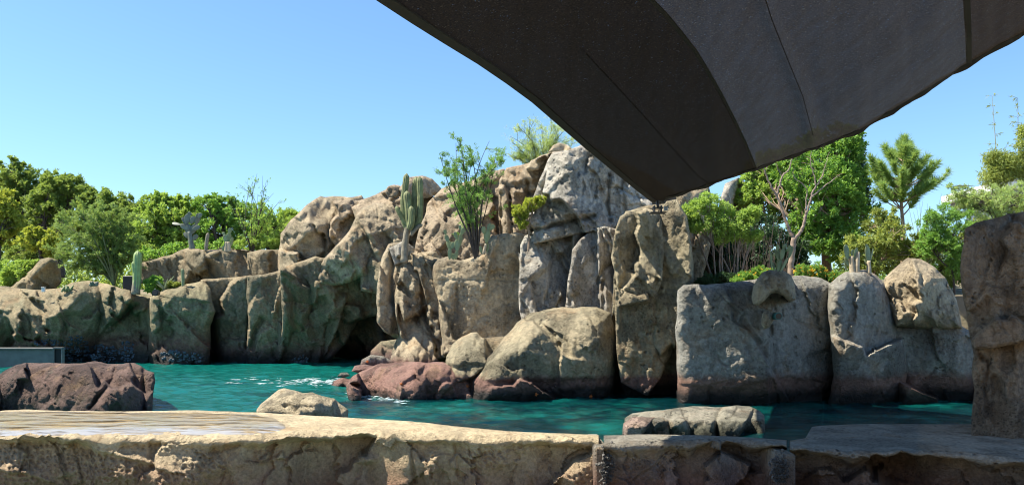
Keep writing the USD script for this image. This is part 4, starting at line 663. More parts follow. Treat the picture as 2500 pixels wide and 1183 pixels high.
# blue-grey mussels crusting the foot of the left wall, foam where the water laps the red shelf
def on_rock(name, cx, cy, rx, ry, n, rng):
    v = np.vstack([m[0] for m in ROCKS[name]]); px, py = CX + F * v[:, 0] / v[:, 1], HZ - F * (v[:, 2] - EYE) / v[:, 1]
    k = np.nonzero(((px - cx) / rx) ** 2 + ((py - cy) / ry) ** 2 < 1)[0]; best = {}
    for i in k:
        key = (int(px[i] / 3), int(py[i] / 3))
        if key not in best or v[i, 1] < v[best[key], 1]: best[key] = i
    c = v[list(best.values())]; return c[rng.choice(len(c), n)] if len(c) else c
rng = np.random.default_rng(21); ico = trimesh.creation.icosphere(1)
M['mussel'] = plain('mussel', (.035, .048, .06), .35, var=.8, scale=14)
t = thing('mussel_bed', 'blue-grey crust of mussels along the foot of the left wall', 'mussels', P(280, 880, 36.4), kind='stuff')
ms = []
for cx, cy, rx, ry, n in ((185, 850, 34, 32, 170), (250, 862, 40, 22, 150), (310, 855, 20, 26, 90), (425, 868, 34, 14, 90), (470, 872, 24, 14, 50), (735, 880, 22, 14, 50), (120, 835, 40, 8, 50)):
    for c in on_rock('recessed_rock_wall' if cx > 600 else 'rock_wall', cx, cy, rx, ry, n, rng):
        if c[2] < -.05: continue
        r = rng.uniform(.03, .075) * np.array([1, .6, rng.uniform(.5, 1.2)]); ms.append((ico.vertices * r + c, ico.faces))
part(t, 'shell_crust', join(ms), M['mussel'], smooth=True)
t = thing('foam', 'white foam and ripples streaming off the tip of the red shelf rock', 'foam', P(800, 930, 26), kind='stuff'); ms = []
for k in range(170):
    y = rng.uniform(0, 1); px = rng.choice([rng.normal(800, 45), rng.uniform(540, 830), rng.uniform(850, 990)], p=[.5, .25, .25]); py = (932 + rng.normal(0, 5) - (830 - px) * .004) if px < 850 else 966 + (px - 850) * .10 + rng.normal(0, 4)
    d0 = EYE * F / (py - HZ); c = P(px, py, d0); w = rng.uniform(.02, .085) * (1 if px < 850 else .7); th = np.sort(rng.uniform(0, 6.28, 7)); rr = rng.uniform(.5, 1.1, 7)
    v = np.stack([c[0] + 3.0 * w * rr * np.cos(th), c[1] + w * .6 * rr * np.sin(th), np.full(7, .03)], 1)
    ms.append((np.vstack([v, [[c[0], c[1], .05]]]), np.array([[i, (i + 1) % 7, 7] for i in range(7)])))
part(t, 'foam_flakes', join(ms), usdkit.material(stage, LK('foam_white'), {'g': ('geometry', {}), 'n': ('noise_texture', {'scale': 14.0, 'detail': 4.0}), 'r': ('map_range', {'from_min': .38, 'from_max': .62, 'to_min': .15, 'to_max': .9, 'clamp': True}),
    'd': ('diffuse_bsdf', {'color': (.5, .56, .57)}), 't': ('transparent_bsdf', {}), 'mx': ('mix_closure', {})}, [('g.position', 'n.vector'), ('n.fac', 'r.value'), ('r.result', 'mx.fac'), ('d.BSDF', 'mx.closure1'), ('t.BSDF', 'mx.closure2')], surface='mx.closure'))

# ------------------------------------------------------------------ low concrete curb at the far left water line
t = thing('concrete_curb', 'grey concrete curb with a dark drain opening at the far left water line', 'curb', P(60, 888, 35.6))
M['concrete'] = plain('concrete', (.15, .15, .14), .8, var=.2, scale=3, bump=.2); M['black'] = plain('black', (.012, .012, .013), .5)
a, b = P(-60, 852, 35.4), P(132, 852, 35.4)
part(t, 'curb_wall', box((a[0] + b[0]) / 2, 35.6, .28, b[0] - a[0], .4, 1.05, ch=.03), M['concrete'])
part(t, 'curb_top', box((a[0] + b[0]) / 2, 35.55, .83, b[0] - a[0] + .05, .5, .06, ch=.01), M['concrete'])
c = P(143, 868, 35.45); part(t, 'drain_frame', join([box(c[0] - .19, 35.45, .35, .05, .2, .95), box(c[0] + .19, 35.45, .35, .05, .2, .95), box(c[0], 35.45, .85, .43, .22, .06)]), M['concrete'])
part(t, 'drain_opening', box(c[0], 35.5, .35, .33, .1, .9), M['black'])

# ------------------------------------------------------------------ shade sail
ed = np.array([(1600, 490, 21.2), (1500, 420, 17.7), (1400, 332, 14.6), (1250, 200, 11.2), (1100, 110, 9.3), (945, 0, 7.9), (640, -210, 6.1), (500, -320, 5.4),
               (1700, 462, 20.4), (1850, 408, 19.0), (2000, 358, 17.8), (2100, 318, 16.9), (2365, 155, 14.6), (2500, 80, 13.6), (2800, -110, 11.6), (3000, -320, 9.6),
               (1590, 0, 9.2), (1700, 140, 11.0), (1800, 320, 15.2), (1950, 150, 12.0), (2200, 100, 11.8), (1600, 300, 13.8), (1500, 150, 10.9), (1800, -200, 7.0), (2400, -200, 8.4)], float)
inv = RBFInterpolator(ed[:, :2] / 300, 1 / ed[:, 2], kernel='thin_plate_spline', smoothing=.00002)
def sail_depth(x, y):
    k = inv(np.c_[x, y] / 300)
    wr = .0010 * fbm(np.c_[x / 60, y / 300, x * 0], 3, 5) * 2
    for line, w_, a_ in (([(1850, -40), (1900, 90), (1960, 230), (1985, 345)], 16, .0022), ([(1430, 130), (1560, 270), (1705, 430)], 10, .0010), ([(2040, 260), (2150, 150), (2260, 60), (2330, -20)], 30, .0012), ([(2100, 270), (2220, 180), (2350, 90)], 24, .001)):
        dd, sg = poly_dist(x, y, line); wr = wr + a_ * np.exp(-(dd / w_) ** 2)
    return 1 / (k + wr)
LEFT = [(1598, 492), (1560, 462), (1500, 412), (1440, 362), (1370, 300), (1310, 247), (1250, 202), (1180, 153), (1100, 103), (1020, 52), (945, 2), (800, -95), (640, -205), (500, -320)]
SEAM1 = [(1845, 410), (1820, 350), (1790, 288), (1760, 230), (1730, 178), (1697, 125), (1660, 78), (1625, 36), (1590, 0), (1450, -150), (1300, -320)]
SEAM2 = [(2366, 154), (2364, 80), (2360, 0), (2350, -160), (2330, -320)]
RIGHT1 = [(1612, 489), (1640, 478), (1700, 462), (1770, 436)]
RIGHT2 = [(1925, 384), (2000, 357), (2100, 318), (2200, 258), (2300, 196)]
RIGHT3 = [(2440, 112), (2500, 80), (2650, -15), (2800, -115), (2950, -320)]
def fabric(name, leak, tint, glint):
    n = {'g': ('geometry', {}), 'v': ('voronoi_texture', {'scale': 20.0, 'feature': 'f1'}), 'vr': ('map_range', {'from_min': .07, 'from_max': .24, 'to_min': 1.0, 'to_max': 0.0, 'clamp': True}),
         'mask': ('noise_texture', {'scale': 17.0, 'detail': 3.0, 'roughness': .7}), 'mk': ('map_range', {'from_min': .52, 'from_max': .7, 'clamp': True}),
         'mp': ('mapping', {'scale': (3.0, .5, 3.0), 'rotation': (0, 0, -.45)}), 'st': ('noise_texture', {'scale': 2.2, 'detail': 5.0, 'roughness': .65}), 'sr': ('map_range', {'from_min': .35, 'from_max': .7, 'to_min': .65, 'to_max': 1.4, 'clamp': True}),
         'ho': ('math', {'math_type': 'multiply'}), 'h2': ('math', {'math_type': 'multiply', 'value2': glint}), 'h3': ('math', {'math_type': 'multiply', 'value2': leak}), 'sum': ('math', {'math_type': 'add', 'use_clamp': True}),
         'd': ('principled_bsdf', {'base_color': tint, 'roughness': .75, 'specular_ior_level': .05}), 'tl': ('translucent_bsdf', {'color': tuple(x * 1.3 for x in tint)}), 'm1': ('mix_closure', {'fac': .12}),
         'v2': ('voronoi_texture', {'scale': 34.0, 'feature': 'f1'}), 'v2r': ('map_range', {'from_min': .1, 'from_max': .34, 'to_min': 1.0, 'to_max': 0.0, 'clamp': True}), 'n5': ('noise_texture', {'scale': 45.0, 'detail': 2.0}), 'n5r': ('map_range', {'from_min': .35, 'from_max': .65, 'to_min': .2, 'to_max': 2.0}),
         'spk': ('math', {'math_type': 'multiply', 'value2': min(1.0, glint * 2.0)}), 'spm': ('math', {'math_type': 'multiply'}), 'mk2': ('map_range', {'from_min': .5, 'from_max': .62, 'clamp': True}), 'cb': ('mix_color', {'blend_type': 'multiply', 'fac': 1.0, 'a': tint, 'use_clamp': False}), 'cs': ('mix_color', {'b': (.42, .40, .40)}),  # pale dots in the base colour paint light coming through pinholes
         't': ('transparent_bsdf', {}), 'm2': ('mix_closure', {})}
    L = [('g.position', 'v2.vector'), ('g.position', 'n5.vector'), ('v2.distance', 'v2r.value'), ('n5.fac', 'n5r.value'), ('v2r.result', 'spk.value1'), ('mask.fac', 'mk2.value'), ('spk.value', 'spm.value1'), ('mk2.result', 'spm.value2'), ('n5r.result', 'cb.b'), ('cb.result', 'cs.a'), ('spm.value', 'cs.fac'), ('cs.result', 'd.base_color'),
         ('g.position', 'v.vector'), ('g.position', 'mask.vector'), ('g.position', 'mp.vector'), ('mp.vector', 'st.vector'), ('v.distance', 'vr.value'), ('mask.fac', 'mk.value'), ('vr.result', 'ho.value1'), ('mk.result', 'ho.value2'),
         ('ho.value', 'h2.value1'), ('st.fac', 'sr.value'), ('sr.result', 'h3.value1'), ('h2.value', 'sum.value1'), ('h3.value', 'sum.value2'),
         ('d.BSDF', 'm1.closure1'), ('tl.BSDF', 'm1.closure2'), ('m1.closure', 'm2.closure1'), ('t.BSDF', 'm2.closure2'), ('sum.value', 'm2.fac')]
    return usdkit.material(stage, LK(name), n, L, surface='m2.closure')
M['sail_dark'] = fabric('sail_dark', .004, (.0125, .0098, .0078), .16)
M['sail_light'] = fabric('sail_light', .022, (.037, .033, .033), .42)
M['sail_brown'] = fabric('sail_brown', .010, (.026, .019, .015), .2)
M['sail_hem'] = plain('sail_hem', (.016, .014, .013), .8, var=.3, scale=30)
corner = P(1602, 492, 21.2)
sail = thing('shade_sail', 'large dark shade sail stretching overhead from the rock pillar to the upper right', 'shade sail', corner)
def cloth(out, mat, label):
    x, y, di, f = mesh_outline(out, 8, 0.0, 1)
    D = sail_depth(x, y); v = P(x, y, D)
    up = np.array([0, 0, .004]); n = len(v)
    e = np.sort(np.vstack([f[:, [0, 1]], f[:, [1, 2]], f[:, [2, 0]]]), axis=1); dd = np.vstack([f[:, [0, 1]], f[:, [1, 2]], f[:, [2, 0]]])
    part(sail, 'fabric_panel', (v, f), mat, smooth=True, label=label)
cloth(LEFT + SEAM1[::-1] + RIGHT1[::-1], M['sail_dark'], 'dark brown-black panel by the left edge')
cloth(SEAM1 + SEAM2[::-1] + RIGHT2[::-1], M['sail_light'], 'lighter grey panel with pinholes, the light through them partly painted as pale dots')
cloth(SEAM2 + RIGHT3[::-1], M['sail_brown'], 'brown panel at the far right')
def strip(line, w, mat, name, off=.006, wob=0):
    L = np.asarray(LineString(line).segmentize(12).coords)
    c = P(L[:, 0], L[:, 1] , sail_depth(L[:, 0], L[:, 1]))
    if wob: c[:, 2] += wob * np.sin(np.cumsum(np.r_[0, np.linalg.norm(np.diff(c, axis=0), axis=1)]) * 7) + wob * fbm(c * 3, 3, 3) * 2
    tt = np.gradient(c, axis=0); tt /= np.linalg.norm(tt, axis=1, keepdims=True); s = np.cross(tt, [0, 0, 1]); s /= np.linalg.norm(s, axis=1, keepdims=True)
    v = np.stack([c - s * w / 2 - [0, 0, off], c + s * w / 2 - [0, 0, off], c + s * w / 2 + [0, 0, off], c - s * w / 2 + [0, 0, off]], 1).reshape(-1, 3)
    n = len(c); i = np.arange(n - 1)[:, None] * 4; k = np.arange(4)[None]; k2 = (k + 1) % 4
    q = np.stack([i + k, i + k2, i + 4 + k2, i + 4 + k], -1).reshape(-1, 4)
    part(sail, name, (v, np.vstack([q, [[0, 1, 2, 3]], [[4 * n - 4, 4 * n - 3, 4 * n - 2, 4 * n - 1]]])), mat)
strip(LEFT, .16, M['sail_hem'], 'hem', .012)
strip(RIGHT1 + [(1845, 411)] + RIGHT2 + [(2366, 155)] + RIGHT3, .20, M['sail_hem'], 'hem', .014, wob=.02)
strip(SEAM1, .06, M['sail_hem'], 'seam', .006); strip(SEAM2, .09, M['sail_hem'], 'seam', .008)
strip([(1430, 130), (1500, 205), (1560, 270), (1640, 360), (1705, 430), (1735, 450)], .016, M['sail_dark'], 'seam', .0015)
strip([(1850, -60), (1885, 50), (1925, 150), (1960, 235), (1985, 330)], .010, M['sail_brown'], 'seam', .002)
# bracket at the corner
M['steel_dark'] = plain('steel_dark', (.05, .05, .055), .4, .7); M['steel'] = plain('steel', (.25, .26, .27), .4, .8)
br = thing('sail_bracket', 'small steel bracket and shackle that ties the sail corner to the pillar', 'bracket', P(1606, 520, 21.2))
c = P(1606, 508, 21.1)
part(br, 'base_plate', box(c[0], 21.15, c[2] - .12, .42, .3, .03, ch=.006), M['steel_dark'])
part(br, 'upright_plate', box(c[0] - .09, 21.15, c[2] - .03, .025, .22, .2, ch=.005), M['steel_dark'])
part(br, 'upright_plate', box(c[0] + .09, 21.15, c[2] - .03, .025, .22, .2, ch=.005), M['steel_dark'])
part(br, 'pin', tube([(c[0] - .15, 21.13, c[2] + .01), (c[0] + .15, 21.13, c[2] + .01)], .022, 8), M['steel'])
part(br, 'turnbuckle', tube([(c[0] + .02, 21.15, c[2]), (c[0] + .01, 21.15, c[2] + .1), (c[0], 21.15, c[2] + .22)], [.03, .045, .03], 8), M['steel_dark'])
part(br, 'reflector', box(c[0] + .2, 21.02, c[2] - .02, .1, .03, .12, ch=.01), M['steel'])
# ------------------------------------------------------------------ plants
def unit(v): return v / (np.linalg.norm(v, axis=-1, keepdims=True) + 1e-9)
def leaf_mesh(pos, dirs, length, width, rng, fold=.25):
    n = len(pos); dirs = unit(dirs); r = unit(rng.normal(0, 1, (n, 3)) + [0, 0, .6]); side = unit(np.cross(dirs, r)); nrm = np.cross(side, dirs)
    L = length * rng.uniform(.7, 1.3, (n, 1)); W = width * rng.uniform(.7, 1.3, (n, 1)) / 2
    mid = pos + dirs * L * .5
    v = np.stack([pos, mid + side * W + nrm * W * fold, pos + dirs * L, mid - side * W + nrm * W * fold], 1).reshape(-1, 3)
    i = np.arange(n)[:, None] * 4
    return v, np.vstack([i + [0, 1, 2], i + [0, 2, 3]])
def strip_mesh(pos, dirs, length, width, rng):
    "thin tapering blades, one triangle each"
    n = len(pos); dirs = unit(dirs); side = unit(np.cross(dirs, rng.normal(0, 1, (n, 3)))); L = length * rng.uniform(.7, 1.2, (n, 1))
    v = np.stack([pos - side * width / 2, pos + side * width / 2, pos + dirs * L], 1).reshape(-1, 3)
    return v, np.arange(3 * n).reshape(-1, 3)
def in_blob(n, rng, shell=.45):
    d = unit(rng.normal(0, 1, (n, 3))); return d * (rng.uniform(0, 1, (n, 1)) ** shell)
def blob3(b, d0):
    "blob (cx, cy, rx, ry[, depth offset]) in the photograph's pixels -> centre and radii in metres"
    cx, cy, rx, ry = b[:4]; d = d0 + (b[4] if len(b) > 4 else 0.0); m = d / F
    return P(cx, cy, d), np.array([rx * m, max(.3, .85 * (rx + ry) / 2 * m), ry * m])
def broadleaf(name, label, cat, d, base, blobs, mat, bark, leaf=(.10, .06), dens=1.0, clump=.30, trunk_r=.16, group=None, twigs=9, forks=None, seed=0, up=.35, droop=0.0, trunk_show=True, per=9, crown='crown', extra=None, limbr=.35):
    rng = np.random.default_rng(seed)
    B = P(*base, d); t = thing(name, label, cat, B, group)
    C = [blob3(b, d) for b in blobs]
    allc = np.mean([c for c, r in C], 0)
    low = min(c[2] - r[2] for c, r in C)
    fork = np.array([B[0] * .6 + allc[0] * .4, B[1], max(B[2] + .25 * (allc[2] - B[2]), min(low, B[2] + .6 * (allc[2] - B[2])))])
    wood = []; P0, Dr = [], []
    w1 = curve([B - [0, 0, .5], B + (fork - B) * .5 + rng.normal(0, .06, 3) * np.linalg.norm(fork - B), fork], 9); wood.append(tube(w1, np.linspace(trunk_r * 1.25, trunk_r * .8, 9), 8))
    for c, r in C:
        area = r[0] * r[2] * 3.14
        mid = fork + (c - fork) * .55 + rng.normal(0, .12, 3) * np.linalg.norm(c - fork) + [0, 0, .06 * np.linalg.norm(c - fork)]
        limb = curve([fork, mid, c], 9); wood.append(tube(limb, np.linspace(trunk_r * .62, trunk_r * .2, 9), 6))
        rc = clump * r.mean(); n = max(4, int(dens * 1.6 * r.prod() / rc ** 3 * .8))
        off = in_blob(n, rng, .42); cc = c + off * (r * 1.1 - rc * .35)
        cc += r.mean() * .5 * np.stack([fbm(cc * 1.1 / r.mean() + k * 9, 3, seed + k) for k in range(3)], 1)
        R_ = rc
        for k, p in enumerate(cc):
            rc = R_ * rng.uniform(.55, 1.35); s = limb[rng.integers(3, 9)]
            br = curve([s, s + (p - s) * .5 + rng.normal(0, .12, 3) * np.linalg.norm(p - s), p], 5)
            if k % 2 == 0: wood.append(tube(br, np.linspace(trunk_r * .17 * limbr / .35, .012, 5), 4))
            tw = unit(rng.normal(0, 1, (twigs, 3)) + unit(off[k]) * .7 + [0, 0, up]); ln = rc * rng.uniform(.55, 1.25, (twigs, 1))
            u = rng.uniform(.15, 1.0, (twigs, per, 1))
            pos = p + (tw * ln)[:, None] * u + rng.normal(0, rc * .10, (twigs, per, 3)); pos[..., 2] -= droop * (u[..., 0] * ln) ** 2
            P0.append(pos.reshape(-1, 3)); Dr.append((np.repeat(tw[:, None], per, 1) * .6 + rng.normal(0, .75, (twigs, per, 3)) + [0, 0, .1 - droop]).reshape(-1, 3))
    P0, Dr = np.vstack(P0), np.vstack(Dr)
    part(t, 'trunk', join(wood), bark, smooth=True)
    part(t, crown, leaf_mesh(P0, Dr, leaf[0], leaf[1], rng), mat)
    return t
def feathery(name, label, cat, d, base, tips, mat, bark, n_sub=6, leafl=.05, leafw=.012, seed=0, trunk_r=.06, group=None, sag=.0, spread=.22, dens=60, sub_len=.5, stems=4, crown='crown'):
    "fine-leaved desert tree: stems fan out from the base to tips (px, py), each with fine side sprays of tiny leaflets"
    rng = np.random.default_rng(seed); B = P(*base, d); t = thing(name, label, cat, B, group)
    wood, P0, Dr, thin = [], [], [], []
    mains = []
    for i, (tx, ty) in enumerate(tips):
        T = P(tx, ty, d) + [0, rng.normal(0, .25) * abs(P(tx, ty, d)[2] - B[2]) * .6, 0]
        mid = B + (T - B) * .5 + rng.normal(0, .07, 3) * np.linalg.norm(T - B) + [-.10 * (T[0] - B[0]), 0, .05 * np.linalg.norm(T - B)]
        c = curve([B - [0, 0, .3], B + (mid - B) * .35 + rng.normal(0, .03, 3), mid, T], 16)
        wood.append(tube(c, np.linspace(trunk_r * rng.uniform(.6, 1), .006, 16), 6)); L = np.linalg.norm(T - B)
        for k in range(n_sub):
            u = rng.uniform(.35, 1.0); s = c[int(u * 15)]; tan = unit(c[min(15, int(u * 15) + 1)] - c[int(u * 15) - 1])
            dr = unit(tan + rng.normal(0, .65, 3) + [0, 0, .15]); ln = L * sub_len * rng.uniform(.35, 1) * (1.15 - .6 * u)
            sc = s + dr * ln * np.linspace(0, 1, 7)[:, None] + rng.normal(0, .02 * ln, (7, 3)) - [0, 0, 1] * (sag * ln * np.linspace(0, 1, 7)[:, None] ** 2)
            thin.append(tube(sc, np.linspace(.012, .003, 7), 3))
            for q in range(5):
                s2 = sc[rng.integers(1, 7)]; d2 = unit(dr + rng.normal(0, .7, 3)); l2 = ln * rng.uniform(.2, .5)
                uu = rng.uniform(0, 1, (dens, 1)); pos = s2 + d2 * l2 * uu + rng.normal(0, .02 + .03 * spread, (dens, 3)); pos[:, 2] -= sag * l2 * uu[:, 0] ** 2
                P0.append(pos); Dr.append(d2 + rng.normal(0, .8, (dens, 3)))
    part(t, 'trunk', join(wood), bark, smooth=True)
    part(t, 'twigs', join(thin), bark, kind='stuff')
    part(t, crown, leaf_mesh(np.vstack(P0), np.vstack(Dr), leafl, leafw, rng), mat)
    return t

Lf = {'oak': leaf_mat('leaf_oak', (.05, .08, .02), (.15, .205, .052), .42, hi=(.25, .29, .09)),
      'yellow': leaf_mat('leaf_yellow', (.08, .115, .02), (.21, .235, .04), .45),
      'lime': leaf_mat('leaf_lime', (.075, .12, .024), (.185, .265, .062), .45, hi=(.28, .34, .09)),
      'palo': leaf_mat('leaf_palo_verde', (.055, .095, .028), (.15, .21, .062), .4, hi=(.21, .27, .09)),
      'mesq': leaf_mat('leaf_mesquite', (.045, .10, .025), (.13, .22, .06), .4),
      'pale': leaf_mat('leaf_pale_green', (.10, .16, .05), (.24, .33, .12), .45),
      'green': leaf_mat('leaf_mid_green', (.045, .095, .02), (.14, .24, .045), .4, hi=(.22, .31, .07)),
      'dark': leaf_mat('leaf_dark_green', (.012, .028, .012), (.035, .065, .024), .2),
      'pine': leaf_mat('leaf_pine', (.06, .11, .03), (.17, .235, .07), .35, hi=(.28, .32, .10)),
      'bamboo': leaf_mat('leaf_bamboo', (.06, .085, .02), (.19, .22, .055), .4, hi=(.30, .29, .09)),
      'grey': leaf_mat('leaf_grey_green', (.10, .125, .08), (.22, .25, .16), .3)}
M['bark'] = plain('bark_dark', (.055, .042, .032), .9, var=.4, scale=12, bump=.4)
M['bark_pale'] = plain('bark_pale', (.20, .15, .115), .85, var=.35, scale=10, bump=.3)
M['bark_tan'] = plain('bark_tan', (.24, .17, .115), .85, var=.3, scale=12, bump=.3)
M['bark_green'] = plain('bark_green', (.10, .115, .045), .85, var=.3, scale=12)
M['culm'] = plain('bamboo_culm', (.19, .19, .085), .5, var=.3, scale=10)

# trees on the far left
g = 'trees beyond the left wall'
broadleaf('oak_tree', 'tallest dark green oak at the far left edge of the skyline', 'tree', 56, (60, 660), [(35, 432, 58, 38), (70, 470, 80, 50), (20, 500, 60, 50), (60, 560, 90, 50, 2), (10, 600, 70, 50, 1)], Lf['oak'], M['bark'], leaf=(.15, .085), per=15, seed=1, trunk_r=.3, clump=.2, dens=.7)
broadleaf('oak_tree', 'dark green oak with a pointed crown second from the left', 'tree', 54, (150, 660), [(150, 450, 50, 32), (165, 480, 55, 40), (115, 500, 55, 45), (130, 560, 80, 45, 1.5), (90, 620, 70, 40)], Lf['oak'], M['bark'], leaf=(.15, .085), per=15, seed=2, trunk_r=.28, clump=.2, dens=.7)
broadleaf('yellow_tree', 'yellow-green leafy tree cut by the left edge of the picture', 'tree', 47, (-10, 640), [(0, 500, 45, 40), (15, 540, 35, 30), (-5, 570, 40, 30)], Lf['yellow'], M['bark'], leaf=(.15, .09), seed=3, trunk_r=.2)
broadleaf('yellow_tree', 'low yellow-leaved tree half behind the feathery bush at left', 'tree', 45, (100, 650), [(95, 590, 45, 26), (125, 605, 40, 22), (85, 570, 30, 20)], Lf['yellow'], M['bark'], leaf=(.13, .08), seed=4, trunk_r=.15, dens=.9)
broadleaf('oak_tree', 'green oak whose crown shows behind the top of the feathery bush', 'tree', 52, (255, 650), [(240, 490, 45, 26), (265, 510, 60, 40), (205, 560, 60, 50), (310, 530, 45, 45), (290, 590, 70, 45)], Lf['oak'], M['bark'], leaf=(.14, .08), per=15, seed=5, trunk_r=.25, clump=.24)
broadleaf('oak_tree', 'light green oak right of the feathery bush, above the single green cactus', 'tree', 50, (390, 650), [(385, 500, 42, 28), (400, 540, 75, 50), (360, 580, 55, 45), (440, 560, 50, 50), (390, 610, 80, 35)], Lf['lime'], M['bark'], leaf=(.135, .075), per=14, seed=6, trunk_r=.22, dens=.85, clump=.24)
broadleaf('oak_tree', 'yellowish green oak behind the tall grey prickly pear', 'tree', 51, (470, 640), [(450, 500, 40, 25), (475, 530, 55, 45), (455, 580, 60, 40), (500, 590, 50, 35)], Lf['lime'], M['bark'], leaf=(.135, .075), per=14, seed=7, trunk_r=.22, dens=.75, clump=.24)
broadleaf('oak_tree', 'mid green oak with sky gaps left of the tall sapling', 'tree', 50, (545, 640), [(530, 505, 55, 28), (565, 520, 45, 35), (540, 560, 70, 40), (560, 600, 65, 25)], Lf['green'], M['bark'], leaf=(.135, .075), per=14, seed=8, trunk_r=.22, dens=.6, clump=.22)
broadleaf('oak_tree', 'green leafy tree behind the tall sapling, left of the cave cliff', 'tree', 50, (640, 640), [(625, 540, 60, 40), (680, 545, 55, 40), (650, 585, 80, 35), (720, 540, 40, 28), (700, 580, 50, 30)], Lf['lime'], M['bark'], leaf=(.13, .075), per=13, seed=9, trunk_r=.2, dens=.6, clump=.22)
broadleaf('bright_shrub', 'bright green shrub in the lower left corner of the plants, beside the slanting boulder', 'shrub', 42, (40, 710), [(30, 655, 40, 22), (60, 665, 45, 22), (10, 690, 40, 20), (75, 650, 25, 16)], Lf['lime'], M['bark'], leaf=(.11, .06), seed=10, trunk_r=.06)
broadleaf('low_bush', 'dense green bush along the foot of the oaks behind the brown ledge', 'shrub', 45, (440, 650), [(400, 625, 60, 25), (470, 615, 60, 25), (350, 630, 50, 25), (540, 605, 60, 22)], Lf['green'], M['bark'], leaf=(.13, .08), seed=11, trunk_r=.08, dens=.8)
broadleaf('low_bush', 'loose light green bush against the left shoulder of the cave cliff', 'shrub', 42.5, (660, 620), [(620, 590, 45, 22), (670, 590, 40, 25), (705, 560, 35, 30), (640, 560, 45, 30)], Lf['lime'], M['bark'], leaf=(.09, .05), seed=12, trunk_r=.05, dens=.7)
tips = [(130, 590), (150, 540), (170, 520), (195, 500), (215, 520), (235, 492), (255, 510), (275, 500), (295, 515), (310, 530), (325, 560), (330, 600), (315, 625), (180, 570), (160, 620), (185, 650), (210, 600), (250, 560), (290, 570), (230, 640), (300, 610), (140, 560), (205, 540), (270, 540), (155, 600), (330, 580), (120, 610), (200, 640)]
feathery('feathery_bush', 'large rounded feathery green bush behind the left wall', 'bush', 41, (278, 682), tips, Lf['palo'], M['bark_green'], n_sub=16, leafl=.085, leafw=.035, seed=13, trunk_r=.07, dens=34, sub_len=.42, sag=.15)
feathery('tall_sapling', 'tall thin sapling with sparse leaf tufts rising above the brown ledge', 'tree', 42.5, (615, 615), [(612, 440), (630, 425), (643, 430), (598, 455), (575, 445), (580, 480), (650, 440), (622, 470), (560, 480), (655, 480), (675, 475), (690, 490)], Lf['mesq'], M['bark'], n_sub=5, leafl=.13, leafw=.05, seed=14, trunk_r=.04, dens=3, sub_len=.3)

rng = np.random.default_rng(80); n = 5200; P0, Dr = [], []
for k in range(1000):
    x = rng.uniform(-48, 42); y = rng.uniform(64, 72); hh = (6.4 + 1.6 * fbm(np.array([[x / 5, 3.3, 1.0]]), 3, 3)[0] * 2) * (1 if x < -8 else .9)
    c = np.array([x, y, rng.uniform(1.5, hh)]); dd = unit(rng.normal(0, 1, (46, 3)) + [0, -.3, .4]); P0.append(c + dd * rng.uniform(.3, 1.1, (46, 1))); Dr.append(dd + rng.normal(0, .6, (46, 3)))
wd = thing('woodland', 'far band of dark green woodland showing through gaps between the trees', 'woodland', (0, 66, 3), kind='stuff')
part(wd, 'foliage', leaf_mesh(np.vstack(P0), np.vstack(Dr), .42, .26, rng), Lf['oak'])
# plants on the central rocks
feathery('mesquite_tree', 'dark-stemmed mesquite with sparse green crown growing from the tan wall', 'tree', 26.3, (1163, 622), [(1078, 385), (1092, 395), (1112, 345), (1120, 335), (1145, 350), (1160, 370), (1195, 345), (1212, 350), (1226, 370), (1232, 395), (1100, 440), (1190, 400), (1215, 430), (1105, 410), (1130, 370), (1085, 400)], Lf['mesq'], M['bark'], n_sub=9, leafl=.055, leafw=.02, seed=15, trunk_r=.045, dens=40, sub_len=.26)
feathery('palo_verde_tree', 'airy pale green palo verde on the ridge behind the cliff top', 'tree', 31.5, (1320, 440), [(1245, 335), (1265, 310), (1290, 320), (1305, 285), (1325, 300), (1345, 290), (1365, 310), (1385, 315), (1260, 370), (1240, 385), (1250, 350), (1400, 340), (1350, 330), (1290, 350), (1280, 380), (1410, 330)], Lf['pale'], M['bark_green'], n_sub=15, leafl=.09, leafw=.014, seed=16, trunk_r=.05, dens=15, sub_len=.45)
broadleaf('yellow_shrub', 'small yellow-green shrub in the cleft left of the grey cliff face', 'shrub', 25.2, (1290, 575), [(1268, 520, 24, 18), (1300, 500, 24, 16), (1275, 545, 16, 12), (1318, 490, 12, 10)], Lf['yellow'], M['bark_tan'], leaf=(.07, .035), seed=17, trunk_r=.03, dens=.6)

